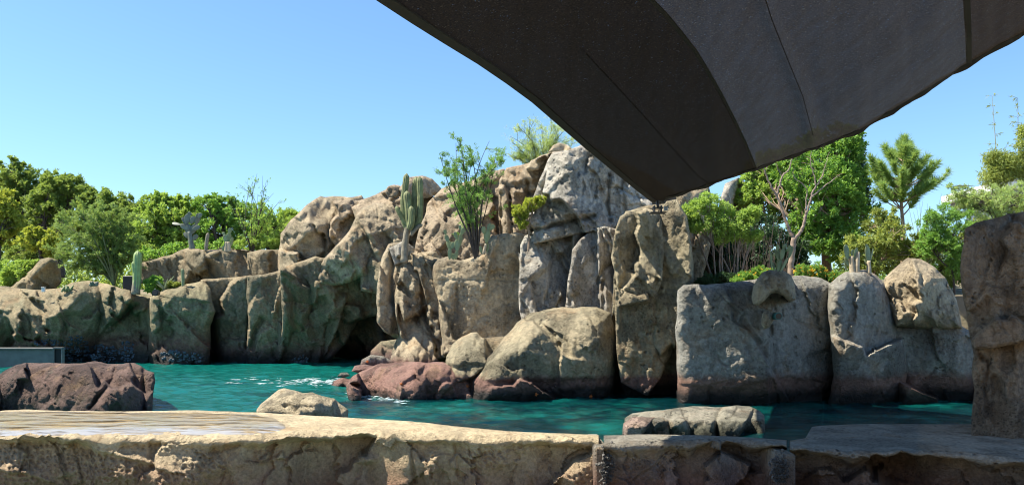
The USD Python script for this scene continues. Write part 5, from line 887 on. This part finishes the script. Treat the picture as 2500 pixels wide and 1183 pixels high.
# right-hand plants
def stems(name, label, cat, d, base_list, blobs, mat, bark, leaf, seed, dens=.8, r=.035, clump=.3, bare=0):
    "a shrub of several separate pale stems"
    rng = np.random.default_rng(seed); B = P(*base_list[0], d); t = thing(name, label, cat, B)
    for i, b in enumerate(base_list):
        b3 = P(*b, d); wood = []
        for bl in blobs[i]:
            c, rr = blob3(bl, d); mid = b3 + (c - b3) * .5 + rng.normal(0, .05, 3) * np.linalg.norm(c - b3)
            cv = curve([b3 - [0, 0, .4], mid, c], 10); wood.append(tube(cv, np.linspace(r, r * .3, 10), 6))
            for k in range(7 + bare):
                s = cv[rng.integers(5, 10)]; e = c + in_blob(1, rng)[0] * rr * 1.1; wood.append(tube(curve([s, (s + e) / 2 + rng.normal(0, .04, 3), e], 5), np.linspace(r * .35, .005, 5), 4))
        part(t, 'stem', join(wood), bark, smooth=True)
    P0, Dr = [], []
    for bl in sum(blobs, []):
        c, rr = blob3(bl, d); rc = clump * rr.mean(); n = max(4, int(dens * 1.3 * rr.prod() / rc ** 3))
        cc = c + in_blob(n, rng, .5) * rr
        for p in cc:
            k = 60; tw = unit(rng.normal(0, 1, (k, 3)) + [0, 0, .3]); P0.append(p + tw * rc * rng.uniform(.1, 1, (k, 1))); Dr.append(tw + rng.normal(0, .5, (k, 3)))
    part(t, 'foliage', leaf_mesh(np.vstack(P0), np.vstack(Dr), leaf[0], leaf[1], rng), mat)
    return t
stems('leafy_shrub', 'leafy green shrub on white stems just right of the sail pillar', 'shrub', 23.4, [(1752, 692), (1768, 690), (1790, 695), (1800, 690)],
      [[(1680, 525, 32, 26), (1725, 500, 40, 26), (1740, 550, 42, 30)], [(1770, 520, 36, 30), (1765, 570, 34, 30)], [(1800, 560, 34, 34), (1815, 540, 26, 22)], [(1835, 520, 24, 20), (1840, 575, 22, 14), (1690, 555, 24, 18)]], Lf['lime'], M['bark_pale'], (.075, .034), 20, dens=.62, clump=.27, bare=3)
broadleaf('dense_tree', 'dense bright green tree right of the bare pale tree', 'tree', 29.5, (2020, 640), [(2010, 370, 80, 50), (1990, 430, 80, 60, -1), (2060, 430, 60, 60), (2010, 500, 90, 55, -1), (2070, 520, 60, 60), (2040, 590, 70, 45, -1), (1975, 560, 50, 45), (1930, 410, 60, 50, 1), (2060, 350, 50, 40), (1890, 440, 50, 40, 2)], Lf['green'], M['bark_tan'], leaf=(.11, .065), seed=21, trunk_r=.16, clump=.24, dens=1.0)
broadleaf('pale_tree', 'pale yellowish green tree filling the gap behind the bare branches', 'tree', 31, (1880, 640), [(1850, 440, 40, 40), (1880, 480, 60, 50), (1920, 510, 50, 40), (1870, 400, 50, 30), (1830, 480, 35, 30)], Lf['lime'], M['bark_tan'], leaf=(.10, .055), seed=22, trunk_r=.10, dens=.55, clump=.24)
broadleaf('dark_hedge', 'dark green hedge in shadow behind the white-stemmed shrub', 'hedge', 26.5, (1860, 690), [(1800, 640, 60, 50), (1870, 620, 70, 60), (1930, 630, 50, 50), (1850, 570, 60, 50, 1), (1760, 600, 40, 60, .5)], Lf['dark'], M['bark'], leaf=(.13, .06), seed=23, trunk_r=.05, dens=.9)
broadleaf('olive_bush', 'olive green bush beneath the pine, behind the prickly pears on the right wall', 'bush', 25.5, (2130, 660), [(2130, 600, 55, 45), (2190, 590, 45, 50), (2090, 610, 40, 40), (2150, 540, 40, 40, 1), (2230, 610, 45, 35), (2110, 650, 50, 20)], Lf['bamboo'], M['bark_tan'], leaf=(.10, .04), seed=24, trunk_r=.04, dens=.8, droop=.3)
broadleaf('fern_bush', 'soft bright green bush behind the domed boulder', 'bush', 24.5, (2330, 680), [(2290, 540, 45, 40), (2340, 560, 50, 50), (2300, 610, 50, 45), (2350, 640, 40, 40), (2270, 590, 35, 35)], Lf['green'], M['bark'], leaf=(.085, .028), seed=25, trunk_r=.03, dens=.95, droop=.25)
broadleaf('fern_bush', 'pale feathery green bush above the edge pillar at right', 'bush', 26, (2440, 640), [(2420, 490, 60, 35), (2470, 500, 50, 40), (2380, 500, 45, 35), (2340, 480, 35, 30), (2500, 480, 40, 40), (2440, 550, 70, 30)], Lf['pale'], M['bark'], leaf=(.085, .022), seed=26, trunk_r=.03, dens=.85, droop=.2)
broadleaf('low_bush', 'dark olive undergrowth along the foot of the bushes behind the domed boulder', 'bush', 28.5, (2250, 690), [(2120, 640, 60, 40), (2200, 630, 60, 45), (2280, 630, 60, 50), (2360, 600, 60, 60), (2320, 670, 50, 35), (2160, 590, 50, 40), (2420, 590, 50, 60)], Lf['bamboo'], M['bark'], leaf=(.12, .05), seed=27, trunk_r=.04, dens=.9)
# bare pale tree: trunk and forked branches
rng = np.random.default_rng(30); d = 22.6; B = P(1930, 650, d)
t = thing('bare_tree', 'pale bare-branched tree forking above the prickly pear on the right wall', 'tree', B)
def limb(pts, r0, r1, dd=(0, 0)):
    pp = [P(x, y, d + dd[0] + (dd[1] - dd[0]) * i / max(1, len(pts) - 1)) for i, (x, y) in enumerate(pts)]
    c = curve(pp, 6 * len(pts)); return tube(c + rng.normal(0, .008, c.shape), np.linspace(r0, r1, len(c)) * .7, 8)
part(t, 'trunk', limb([(1928, 690), (1932, 640), (1938, 580)], .14, .11), M['bark_pale'], smooth=True)
part(t, 'branch', join([limb([(1938, 582), (1920, 545), (1905, 500), (1895, 475), (1880, 450), (1868, 420), (1860, 395)], .075, .02), limb([(1897, 478), (1905, 445), (1910, 430), (1925, 415), (1935, 385), (1945, 365)], .045, .02), limb([(1910, 430), (1900, 415), (1895, 400)], .02, .008), limb([(1868, 420), (1875, 400), (1880, 380)], .02, .008)]), M['bark_pale'], smooth=True)
part(t, 'branch', join([limb([(1938, 582), (1958, 560), (1966, 530), (1975, 500), (1980, 480), (1992, 455), (2012, 425)], .075, .025), limb([(1980, 482), (2000, 465), (2025, 445), (2050, 428)], .04, .012), limb([(1966, 530), (1968, 500), (1970, 465), (1955, 445), (1940, 435), (1936, 415)], .035, .014), limb([(1992, 455), (1985, 420), (1978, 395), (1982, 370)], .03, .01), limb([(2008, 430), (2016, 400), (2025, 370)], .022, .008)]), M['bark_pale'], smooth=True)
# dark conifer behind
rng = np.random.default_rng(31); d = 33.0; B = P(2085, 600, d); t = thing('dark_conifer', 'dark narrow conifer rising behind the dense tree at the sail edge', 'tree', B)
part(t, 'trunk', tube(P([2085, 2084, 2083], [640, 450, 318], d), [.16, .1, .02], 8), M['bark'], smooth=True)
P0, Dr = [], []
for h in np.linspace(330, 520, 34):
    R0 = (12 + (h - 330) * .16) * d / F
    for a in np.linspace(0, 6.28, 9)[:-1] + rng.uniform(0, 1):
        dr = np.array([math.cos(a), math.sin(a), .05]); u = rng.uniform(.15, 1, (46, 1)); c = P(2084, h, d)
        P0.append(c + dr * R0 * u * rng.uniform(.8, 1.2) + rng.normal(0, .05, (46, 3))); Dr.append(dr * .6 + rng.normal(0, .5, (46, 3)) + [0, 0, .4])
part(t, 'crown', leaf_mesh(np.vstack(P0), np.vstack(Dr), .16, .06, rng), Lf['dark'])
# pine
rng = np.random.default_rng(32); d = 27.5; B = P(2206, 620, d); t = thing('pine_tree', 'young pine with upright needle tufts against the sky right of the sail', 'pine tree', B)
spine = curve(P([2204, 2206, 2200, 2206, 2208], [660, 580, 480, 400, 345], d), 20); wood = [tube(spine, np.linspace(.09, .015, 20), 8)]
tipsP = [(2208, 338, 0), (2196, 352, .2), (2222, 360, -.2), (2180, 372, .3), (2160, 360, 0), (2126, 384, 0), (2150, 400, -.3), (2140, 420, .2), (2232, 372, .2), (2262, 384, 0), (2288, 400, 0), (2270, 420, .3), (2240, 410, -.4), (2182, 400, -.4), (2168, 430, -.2), (2215, 395, -.5), (2225, 430, .4), (2250, 445, .2), (2190, 440, .5), (2150, 452, -.1), (2205, 455, -.4), (2280, 440, -.1), (2175, 470, .2), (2232, 470, -.2), (2200, 380, .3), (2215, 350, .1), (2135, 402, .3), (2252, 400, .3)]
tipsP = tipsP + [(x + rng.normal(0, 9), y + rng.normal(12, 9), o + rng.normal(0, .35)) for x, y, o in tipsP]
P0, Dr = [], []
for (x, y, o) in tipsP:
    T = P(x, y, d + o * 1.5); s = spine[np.argmin(np.abs(spine[:, 2] - (T[2] - .30 * abs(T[0] - spine[10, 0]) - .45)))]
    c = curve([s, s + (T - s) * .55 + [0, 0, -.14 * abs(T[0] - s[0])], T], 9); wood.append(tube(c, np.linspace(.028, .008, 9), 5))
    for u in np.linspace(.5, 1, 7):
        p = c[0] + 0 * c[0]; i = u * 8; p = c[int(i)] + (c[min(8, int(i) + 1)] - c[int(i)]) * (i - int(i)); tan = unit(c[-1] - c[-4])
        k = 64; P0.append(p + rng.normal(0, .015, (k, 3))); Dr.append(tan * 1.0 + unit(rng.normal(0, 1, (k, 3))) * .95 + [0, 0, .05])
part(t, 'trunk', join(wood), M['bark_tan'], smooth=True)
part(t, 'needles', strip_mesh(np.vstack(P0), np.vstack(Dr),   .27, .022, rng), Lf['pine'])
# bamboo
rng = np.random.default_rng(33); d = 28.0
for lab, (bx, by), culms, bl in (('clump of bamboo with golden leaves above the edge pillar', (2440, 640), [(2422, 235), (2440, 380), (2455, 360), (2420, 380), (2470, 380)], [(2425, 385, 26, 22), (2450, 400, 40, 34), (2430, 430, 40, 30), (2475, 410, 30, 30)]),
                                 ('golden bamboo cut off by the right edge of the picture', (2510, 640), [(2485, 240), (2495, 300), (2510, 290), (2500, 330)], [(2498, 320, 14, 20), (2505, 380, 22, 22), (2495, 350, 12, 14), (2510, 430, 25, 25)])):
    t = thing('bamboo', lab, 'bamboo', P(bx, by, d)); P0, Dr, cm = [], [], []
    for i, (x, y) in enumerate(culms):
        b0 = P(bx + rng.normal(0, 8), by, d + rng.normal(0, .3)); T = P(x, y, d + rng.normal(0, .3)); c = curve([b0, b0 + (T - b0) * .55 + rng.normal(0, .04, 3), T], 18); cm.append(tube(c, np.linspace(.03, .006, 18), 6))
        for j in range(9, 18):
            for k in range(3 if i else 2):
                a = rng.uniform(0, 6.28); dr = np.array([math.cos(a), math.sin(a), .35]); ln = rng.uniform(.15, .4) * (.6 if i == 0 else 1); cm.append(tube([c[j], c[j] + dr * ln], [.006, .003], 3))
                n = 6; P0.append(c[j] + dr * ln * rng.uniform(.4, 1, (n, 1))); Dr.append(dr + rng.normal(0, .5, (n, 3)) + [0, 0, -.5])
    for b in bl:
        c, rr = blob3(b, d); n = int(2600 * b[2] * b[3] / 1200); P0.append(c + in_blob(n, rng, .55) * rr + .12 * np.stack([fbm((c + rng.normal(0, .5, (n, 3))) * 2, 2, k) for k in range(3)], 1)); Dr.append(rng.normal(0, .8, (n, 3)) + [0, 0, -.55])
    part(t, 'culms', join(cm), M['culm']); part(t, 'foliage', leaf_mesh(np.vstack(P0), np.vstack(Dr), .16, .026, rng), Lf['bamboo'])
# thin reeds between the shrubs
rng = np.random.default_rng(34)
t = thing('reed_clump', 'clump of thin pale reeds between the pine and the soft green bush', 'reeds', P(2250, 650, 26)); cm = []
for i in range(26):
    b0 = P(2250 + rng.normal(0, 18), 660, 26 + rng.normal(0, .2)); T = P(2262 + rng.normal(0, 34), rng.uniform(470, 590), 26 + rng.normal(0, .4)); cm.append(tube(curve([b0, (b0 + T) / 2 + rng.normal(0, .06, 3), T], 8), np.linspace(.011, .004, 8), 4))
part(t, 'canes', join(cm), M['culm'])
t = thing('reed_clump', 'thicket of dark thin canes in the shade behind the white-stemmed shrub', 'reeds', P(1850, 690, 25.2)); cm = []
for i in range(60):
    b0 = P(rng.uniform(1770, 1930), 695, 25.2 + rng.normal(0, .3)); T = b0 + [rng.normal(0, .35), rng.normal(0, .2), rng.uniform(1.0, 2.2)]; cm.append(tube(curve([b0, (b0 + T) / 2 + rng.normal(0, .06, 3), T], 7), np.linspace(.013, .004, 7), 4))
part(t, 'canes', join(cm), M['bark'])
# flower bed along the top of the right wall
M['petal'] = plain('yellow_petals', (.75, .42, .03), .6, var=.3, scale=40)
for i, (lab, (bx, by), bl, nf) in enumerate([
    ('low green flower shrub with yellow blooms left of the hollow rock', (1835, 690), [(1835, 672, 24, 16), (1862, 664, 22, 14), (1810, 680, 22, 12)], 30),
    ('low green flower shrub thick with yellow blooms right of the hollow rock', (1985, 688), [(1960, 664, 26, 18), (1995, 666, 28, 20), (2025, 678, 22, 16)], 90),
    ('dark low shrub at the foot of the white stems', (1745, 698), [(1735, 684, 26, 14), (1770, 682, 26, 16), (1712, 688, 14, 8), (1795, 680, 20, 14)], 0)]):
    t = broadleaf('flower_shrub' if nf else 'low_shrub', lab, 'shrub', 22.0 + (1.0 if not nf else 0), (bx, by), bl, Lf['green'] if nf else Lf['dark'], M['bark'], leaf=(.055, .024), seed=40 + i, trunk_r=.015, dens=.8, clump=.3, crown='foliage')
    if nf:
        rng = np.random.default_rng(50 + i); P0 = []
        for b in bl:
            c, rr = blob3(b, 22.0); k = nf // 3; dd = unit(rng.normal(0, 1, (k, 3)) + [0, -.5, .7]); P0.append(c + dd * rr * rng.uniform(.8, 1.12, (k, 1)))
        P0 = np.vstack(P0); fl = [leaf_mesh(np.repeat(P0, 6, 0), rng.normal(0, 1, (6 * len(P0), 3)) + [0, -.3, .5], .036, .024, rng)]
        part(t, 'flowers', join(fl), M['petal'], kind='stuff')

# cacti
M['cactus'] = plain('cactus_green', (.15, .165, .07), .7, var=.4, scale=6); M['cactus_woody'] = plain('cactus_woody', (.19, .165, .12), .85, var=.4, scale=9, bump=.3)
M['cactus_bright'] = plain('cactus_bright', (.20, .27, .10), .65, var=.2, scale=6); M['pear'] = plain('prickly_pear_pad', (.16, .195, .095), .65, var=.22, scale=7); M['pear_grey'] = plain('prickly_pear_grey', (.105, .12, .09), .6, var=.25, scale=5, spec=.5)
M['pear_stem'] = plain('prickly_pear_stem', (.34, .28, .19), .85, var=.3, scale=9, bump=.2)
def ribbed(pts, r, ribs=11, depth=.16, n=22, seed=0, neck=()):
    "a ribbed cactus column with a rounded tip"
    c = curve(pts, n); k = ribs * 4; th = np.linspace(0, 2 * np.pi, k, endpoint=False)
    s = np.linspace(0, 1, n); L = np.linalg.norm(c[-1] - c[0])
    prof = np.minimum(1, np.sqrt(np.clip(1 - ((s - (1 - r * 1.6 / L)) / (r * 1.6 / L)).clip(0) ** 2, .02, 1))) * (.82 + .18 * np.minimum(1, s * 5))
    for nk in neck: prof *= 1 - .16 * np.exp(-((s - nk) / .02) ** 2)
    t = np.gradient(c, axis=0); t = unit(t); a = unit(np.cross(t, [0.1, 1, 0.05])); b = np.cross(t, a)
    rr = r * prof[:, None] * (1 - depth * (.5 - .5 * np.abs(np.cos(th * ribs / 2)))[None] * 2)
    v = (c[:, None] + rr[..., None] * (np.cos(th)[None, :, None] * a[:, None] + np.sin(th)[None, :, None] * b[:, None])).reshape(-1, 3)
    i = np.arange(n - 1)[:, None] * k; j = np.arange(k)[None]; j2 = (j + 1) % k
    q = np.stack([i + j, i + j2, i + k + j2, i + k + j], -1).reshape(-1, 4); f = np.vstack([q[:, [0, 1, 2]], q[:, [0, 2, 3]]])
    v = np.vstack([v, c[-1:] + t[-1:] * r * .05]); f = np.vstack([f, np.stack([(n - 1) * k + np.arange(k), (n - 1) * k + (np.arange(k) + 1) % k, np.full(k, n * k)], 1)])
    return v, f
d = 27.2; cpx = d / F
t = thing('columnar_cactus', 'tall many-armed columnar cactus on a woody trunk at the centre of the rocks', 'cactus', P(990, 625, d))
part(t, 'trunk', tube(curve(P([987, 988, 992, 997], [640, 605, 575, 545], d), 14), np.linspace(.13, .11, 14) * (1 + .08 * np.sin(np.arange(14) * 2.2)), 10), M['cactus_woody'], smooth=True)
arms = [([(996, 560), (986, 535), (985, 500), (990, 450), (993, 423)], .115, 0, (.45, .7)), ([(1000, 555), (1012, 530), (1012, 490), (1014, 460), (1016, 432)], .12, .12, (.4, .72)), ([(1003, 558), (1024, 535), (1026, 490), (1025, 450), (1024, 430)], .11, -.1, (.35, .66)),
        ([(1000, 550), (998, 520), (995, 490), (993, 466)], .13, -.22, (.5,)), ([(998, 560), (1004, 540), (1005, 520), (1003, 503)], .12, -.34, ()), ([(996, 548), (984, 535), (974, 518), (967, 503)], .075, -.1, ()), ([(1003, 575), (1012, 562), (1022, 553), (1032, 548)], .07, -.2, ())]
for i, (pp, r, o, nk) in enumerate(arms): part(t, 'arm', ribbed(P(*zip(*pp), d + o), r, seed=i, neck=nk), M['cactus'] if i < 6 else M['cactus_woody'], smooth=True)
for nm, lab, d_, pp, r, m in [('columnar_cactus', 'single bright green columnar cactus on a grey foot on top of the left wall', 37.7, [(332, 712), (334, 690), (335, 650), (337, 612)], .20, 'cactus_bright'),
                              ('columnar_cactus', 'short woody cactus stump between the two prickly pears on the brown ledge', 40.2, [(503, 612), (504, 595), (506, 580), (508, 568)], .09, 'cactus_woody'),
                              ('columnar_cactus', 'short thin grey-green cactus with curling leaves around it on the left wall', 37.6, [(446, 702), (447, 685), (446, 668), (445, 655)], .08, 'pear')]:
    t = thing(nm, lab, 'cactus', P(*pp[0], d_)); part(t, 'stem', ribbed(P(*zip(*pp), d_), r, ribs=9), M[m], smooth=True)
    if m == 'cactus_bright':
        part(t, 'arm', ribbed(P([332, 327, 326], [668, 655, 638], d_ - .1), .10, ribs=9), M[m], smooth=True); part(t, 'foot', tube(curve(P([331, 332, 334], [718, 705, 684], d_), 6), [.21, .2, .19, .19, .19, .18], 10), M['cactus_woody'], smooth=True)
def pad(p, dr, L, W, yaw, rng):
    s = trimesh.creation.icosphere(2); v = s.vertices.copy()
    v[:, 0] *= W / 2 * (1 + .25 * v[:, 2]); v[:, 1] *= W * .11; v[:, 2] = (v[:, 2] + 1) / 2 * L
    z = unit(np.asarray(dr, float)); y = np.array([math.sin(yaw), -math.cos(yaw), 0.0]); y = unit(y - z * (y @ z)); x = np.cross(y, z)
    return np.asarray(p) + v @ np.stack([x, y, z]), s.faces
def prickly(label, d, pads, stem, mat, seed, stem_mat='pear_stem', group=None, sr=.05):
    "pads: (x0, y0, x1, y1, width px, yaw) from foot to tip in the photograph's pixels"
    rng = np.random.default_rng(seed); t = thing('prickly_pear', label, 'cactus', P(pads[0][0], pads[0][1], d), group)
    for s in stem: part(t, 'stem', tube(curve(P(*zip(*s), d), 8), np.linspace(sr * 1.2, sr * .8, 8), 8), M[stem_mat], smooth=True)
    for (x0, y0, x1, y1, w, yaw) in pads:
        o = rng.uniform(-.12, .12); a, b = P(x0, y0, d + o * .5), P(x1, y1, d + o); a = a - (b - a) * .08
        part(t, 'pad', pad(a, b - a, np.linalg.norm(b - a), w * d / F, yaw, rng), M[mat], smooth=True)
prickly('tall grey prickly pear with a spreading head of pads on the brown ledge', 40.6, [(462, 570, 455, 545, 16, .2), (464, 572, 478, 548, 15, .6), (462, 560, 440, 548, 12, .1), (440, 548, 420, 544, 9, 1.2), (455, 545, 460, 522, 15, .3), (460, 525, 466, 518, 10, .5), (478, 548, 486, 520, 14, .9), (484, 532, 492, 520, 9, .2), (455, 548, 446, 530, 12, 1.0), (470, 560, 488, 552, 11, .4), (458, 580, 450, 566, 10, .2), (472, 585, 482, 572, 11, .6), (466, 545, 474, 528, 12, .3)], [[(470, 612), (466, 590), (462, 565)]], 'pear_grey', 1, 'pear_grey', sr=.13)
prickly('short prickly pear with upright pads further along the brown ledge', 40.2, [(553, 612, 551, 590, 10, .3), (553, 592, 548, 572, 11, .2), (556, 590, 560, 568, 12, .5), (560, 570, 562, 556, 9, .3), (548, 574, 544, 566, 8, .8), (564, 600, 568, 578, 8, .9), (545, 612, 546, 600, 8, .2)], [[(552, 615), (553, 590)], [(560, 615), (558, 590)]], 'pear', 2, sr=.10)
prickly('green prickly pear with small round pads between cactus and mesquite', 25.4, [(1098, 632, 1098, 606, 10, .2), (1112, 632, 1116, 612, 10, .5), (1100, 610, 1094, 586, 13, .3), (1094, 590, 1088, 572, 11, .5), (1088, 572, 1086, 560, 8, .2), (1104, 606, 1106, 590, 11, .1), (1116, 612, 1116, 584, 14, .2), (1116, 584, 1110, 565, 9, .4), (1122, 600, 1126, 570, 13, .8), (1126, 574, 1132, 556, 10, .4), (1124, 560, 1122, 549, 7, .3), (1107, 632, 1104, 618, 12, .3)], [], 'pear', 3)
prickly('prickly pear half hidden behind the mesquite trunk', 25.9, [(1190, 615, 1188, 588, 9, .2), (1188, 590, 1190, 560, 17, .3), (1192, 566, 1198, 545, 14, .5), (1182, 570, 1180, 552, 11, .2), (1198, 560, 1206, 548, 11, .3), (1176, 618, 1172, 600, 8, .5)], [[(1180, 620), (1186, 595)]], 'pear', 4)
prickly('pale prickly pear standing on the hollow rock of the right wall', 19.3, [(1900, 660, 1905, 632, 16, .3), (1906, 662, 1924, 628, 13, .9), (1902, 634, 1896, 610, 13, .2), (1908, 632, 1912, 606, 14, .4), (1898, 612, 1899, 597, 9, .3), (1912, 608, 1918, 596, 12, .3), (1926, 628, 1934, 600, 11, .2), (1922, 612, 1930, 598, 11, .5), (1884, 655, 1882, 618, 6, .3), (1890, 660, 1888, 640, 7, .4), (1896, 622, 1890, 606, 8, .8), (1882, 620, 1880, 614, 5, .2)], [], 'pear', 5)
prickly('prickly pear with thick bare stem and one big pad on the right wall', 21.0, [(2072, 648, 2063, 626, 12, .3), (2070, 632, 2064, 596, 17, .4), (2086, 630, 2092, 604, 13, .6), (2080, 625, 2082, 608, 9, .2), (2090, 640, 2096, 612, 8, .9), (2066, 660, 2063, 640, 6, .2)], [[(2082, 672), (2080, 650), (2078, 625)], [(2090, 670), (2092, 640), (2094, 615)]], 'pear', 6, sr=.075)
prickly('slender prickly pear of two upright pads on the right wall', 21.0, [(2120, 640, 2117, 598, 16, .3), (2124, 640, 2132, 605, 9, .9), (2116, 648, 2111, 632, 7, .3), (2118, 604, 2114, 596, 7, .4)], [[(2121, 670), (2121, 636)]], 'pear', 7, sr=.06)
# agave and low green plants on the left wall
rng = np.random.default_rng(60)
t = thing('agave', 'small grey-green agave among red-flowered plants on the left wall', 'agave', P(402, 708, 37.8))
lv = []
for k in range(22):
    a = rng.uniform(0, 6.28); dr = unit(np.array([math.cos(a), math.sin(a), rng.uniform(.5, 1.6)])); b0 = P(402, 706, 37.8); lv.append((b0, dr))
for b0, dr in lv:
    c = b0 + dr * rng.uniform(.5, .8) * np.linspace(0, 1, 5)[:, None]; part(t, 'leaf', tube(c, [.035, .045, .04, .025, .004], 4), LK('leaf_grey_green'))
for i, (lab, b, bl, mat) in enumerate([('small green plant between the bright cactus and the agave', (372, 716), [(370, 700, 22, 16), (378, 688, 16, 12)], 'green'), ('small reddish green plant right of the agave on the left wall', (424, 708), [(425, 698, 18, 11)], 'olive')]):
    broadleaf('low_plant', lab, 'plant', 37.9 if i < 2 else 38.4, b, bl, Lf.get(mat, Lf['bamboo']), M['bark'], leaf=(.11, .05), seed=70 + i, trunk_r=.02, dens=.7, crown='foliage')
def rosette(name, label, base, d, n, L, mat, seed):
    rng = np.random.default_rng(seed); t = thing(name, label, 'plant', P(*base, d))
    for k in range(n):
        a = rng.uniform(0, 6.28); dr = unit(np.array([math.cos(a), math.sin(a), rng.uniform(.6, 2.2)])); c = P(*base, d) - [0, 0, .1] + dr * L * rng.uniform(.7, 1.1) * np.linspace(0, 1, 5)[:, None] + [rng.normal(0, L * .3), 0, 0]
        part(t, 'leaf', tube(c, [.05, .06, .055, .04, .006], 5), mat, smooth=True)
rosette('succulent', 'small grey cactus plant beside the slanting boulder', (161, 706), 37.9, 9, .45, M['pear'], 81)
rosette('succulent', 'tiny grey succulent under the feathery bush', (228, 692), 37.6, 14, .28, M['pear_grey'], 82)
# things standing on the left wall
t = thing('speaker_box', 'black box loudspeaker left of the bright green cactus', 'loudspeaker', P(318, 712, 38.4)); c = P(318, 692, 38.4)
part(t, 'cabinet', box(c[0], c[1], c[2], .52, .45, .75, ch=.02), M['black']); part(t, 'grille', box(c[0], c[1] - .235, c[2], .46, .02, .66, ch=.006), plain('grille_cloth', (.02, .02, .022), .9)); part(t, 'foot', box(c[0], c[1], c[2] - .48, .4, .3, .24), M['black'])
t = thing('utility_box', 'tiny white utility box at the foot of the slanting boulder', 'box', P(106, 712, 37.6)); c = P(106, 707, 37.6)
part(t, 'housing', box(c[0], c[1], c[2], .14, .12, .2, ch=.01), plain('white_plastic', (.6, .6, .58), .5)); part(t, 'lid', box(c[0], c[1], c[2] + .11, .16, .14, .025, ch=.006), LK('white_plastic'))
t = thing('pool_light', 'small black round lamp at the edge of the left wall below the agave', 'lamp', P(379, 722, 36.9)); c = P(379, 714, 36.6)
part(t, 'housing', tube([c + [0, .25, 0], c + [0, -.02, 0]], [.13, .15], 14), M['black'], smooth=40); part(t, 'lens', tube([c + [0, -.025, 0], c + [0, -.035, 0]], [.12, .12], 14), plain('lamp_lens', (.03, .035, .04), .1))
t = thing('wall_light', 'small teal round lamp beside the knob on the right wall', 'lamp', P(1898, 772, 19.4)); c = P(1899, 771, 19.1)
part(t, 'housing', tube([c + [0, .5, 0], c + [0, -.05, 0]], [.085, .09], 14), plain('teal_metal', (.03, .13, .12), .4), smooth=40); part(t, 'lens', tube([c + [0, -.055, 0], c + [0, -.065, 0]], [.07, .07], 14), LK('lamp_lens'))

# building behind the trees at right
t = thing('white_building', 'white flat-roofed building glimpsed behind the trees at right', 'building', P(2430, 560, 62)); d = 62.0
M['white_wall'] = plain('white_wall', (.62, .62, .62), .7, var=.06, scale=1); M['glass'] = plain('window_glass', (.10, .20, .26), .06, spec=1.0, var=.1)
a, b = P(2440, 440, d), P(2740, 440, d); x0, x1, zt = a[0], b[0], a[2]
part(t, 'roof', box((x0 + x1) / 2, d + 4, zt - .35, x1 - x0, 9, .7, ch=.05), M['white_wall']); part(t, 'soffit', box((x0 + x1) / 2 + .3, d + 4, zt - .9, x1 - x0 - .8, 8.4, .36), plain('soffit_grey', (.22, .22, .23), .7))
part(t, 'wall', box((x0 + x1) / 2 + .9, d + 4.2, zt - 5.4, x1 - x0 - 2.2, 7.6, 8.6), M['white_wall'])
for k in range(4):
    w = part(t, 'window', box(x0 + 3.0 + k * 2.2, d + .36, zt - 2.1, 1.9, .1, 1.7), M['glass']); part(w, 'frame', join([box(x0 + 3.0 + k * 2.2 + s, d + .28, zt - 2.1, .1, .12, 1.8) for s in (-1, 1)] + [box(x0 + 3.0 + k * 2.2, d + .28, zt - 2.1 + s, 2.1, .1, .1) for s in (-.9, .9)]), M['white_wall'])

# orange sea creatures at the water line
M['orange'] = plain('orange_star', (.36, .09, .014), .6, var=.3, scale=30)
for i, (x, y, d, lab) in enumerate([(1142, 936, 20.1, 'orange starfish on the red shelf rock beside the crack'), (1305, 962, 19.55, 'orange starfish at the foot of the big rounded boulder, middle of the three'), (1436, 966, 19.75, 'orange starfish at the right foot of the big rounded boulder'), (977, 934, 20.6, 'yellow-orange starfish on the front edge of the red shelf rock'), (897, 882, 23.9, 'small orange starfish on the rounded green-grey rock by the cave')]):
    c = P(x, y, d); k_ = on_rock(('red_shelf_rock', 'shore_boulder', 'shore_boulder', 'red_shelf_rock', 'shore_rock')[i], x, y, 6, 6, 1, np.random.default_rng(i)); c = k_[0] - [0, .02, 0] if len(k_) else c; t = thing('starfish', lab, 'starfish', c, 'starfish at the water line'); rng = np.random.default_rng(i)
    for k in range(5):
        a = k * 1.2566 + rng.uniform(-.2, .2); dr = np.array([math.cos(a), -.12, math.sin(a)]); part(t, 'arm', tube(c + dr * .06 * np.linspace(0, 1, 5)[:, None], [.022, .02, .016, .01, .004], 6), M['orange'], smooth=True)
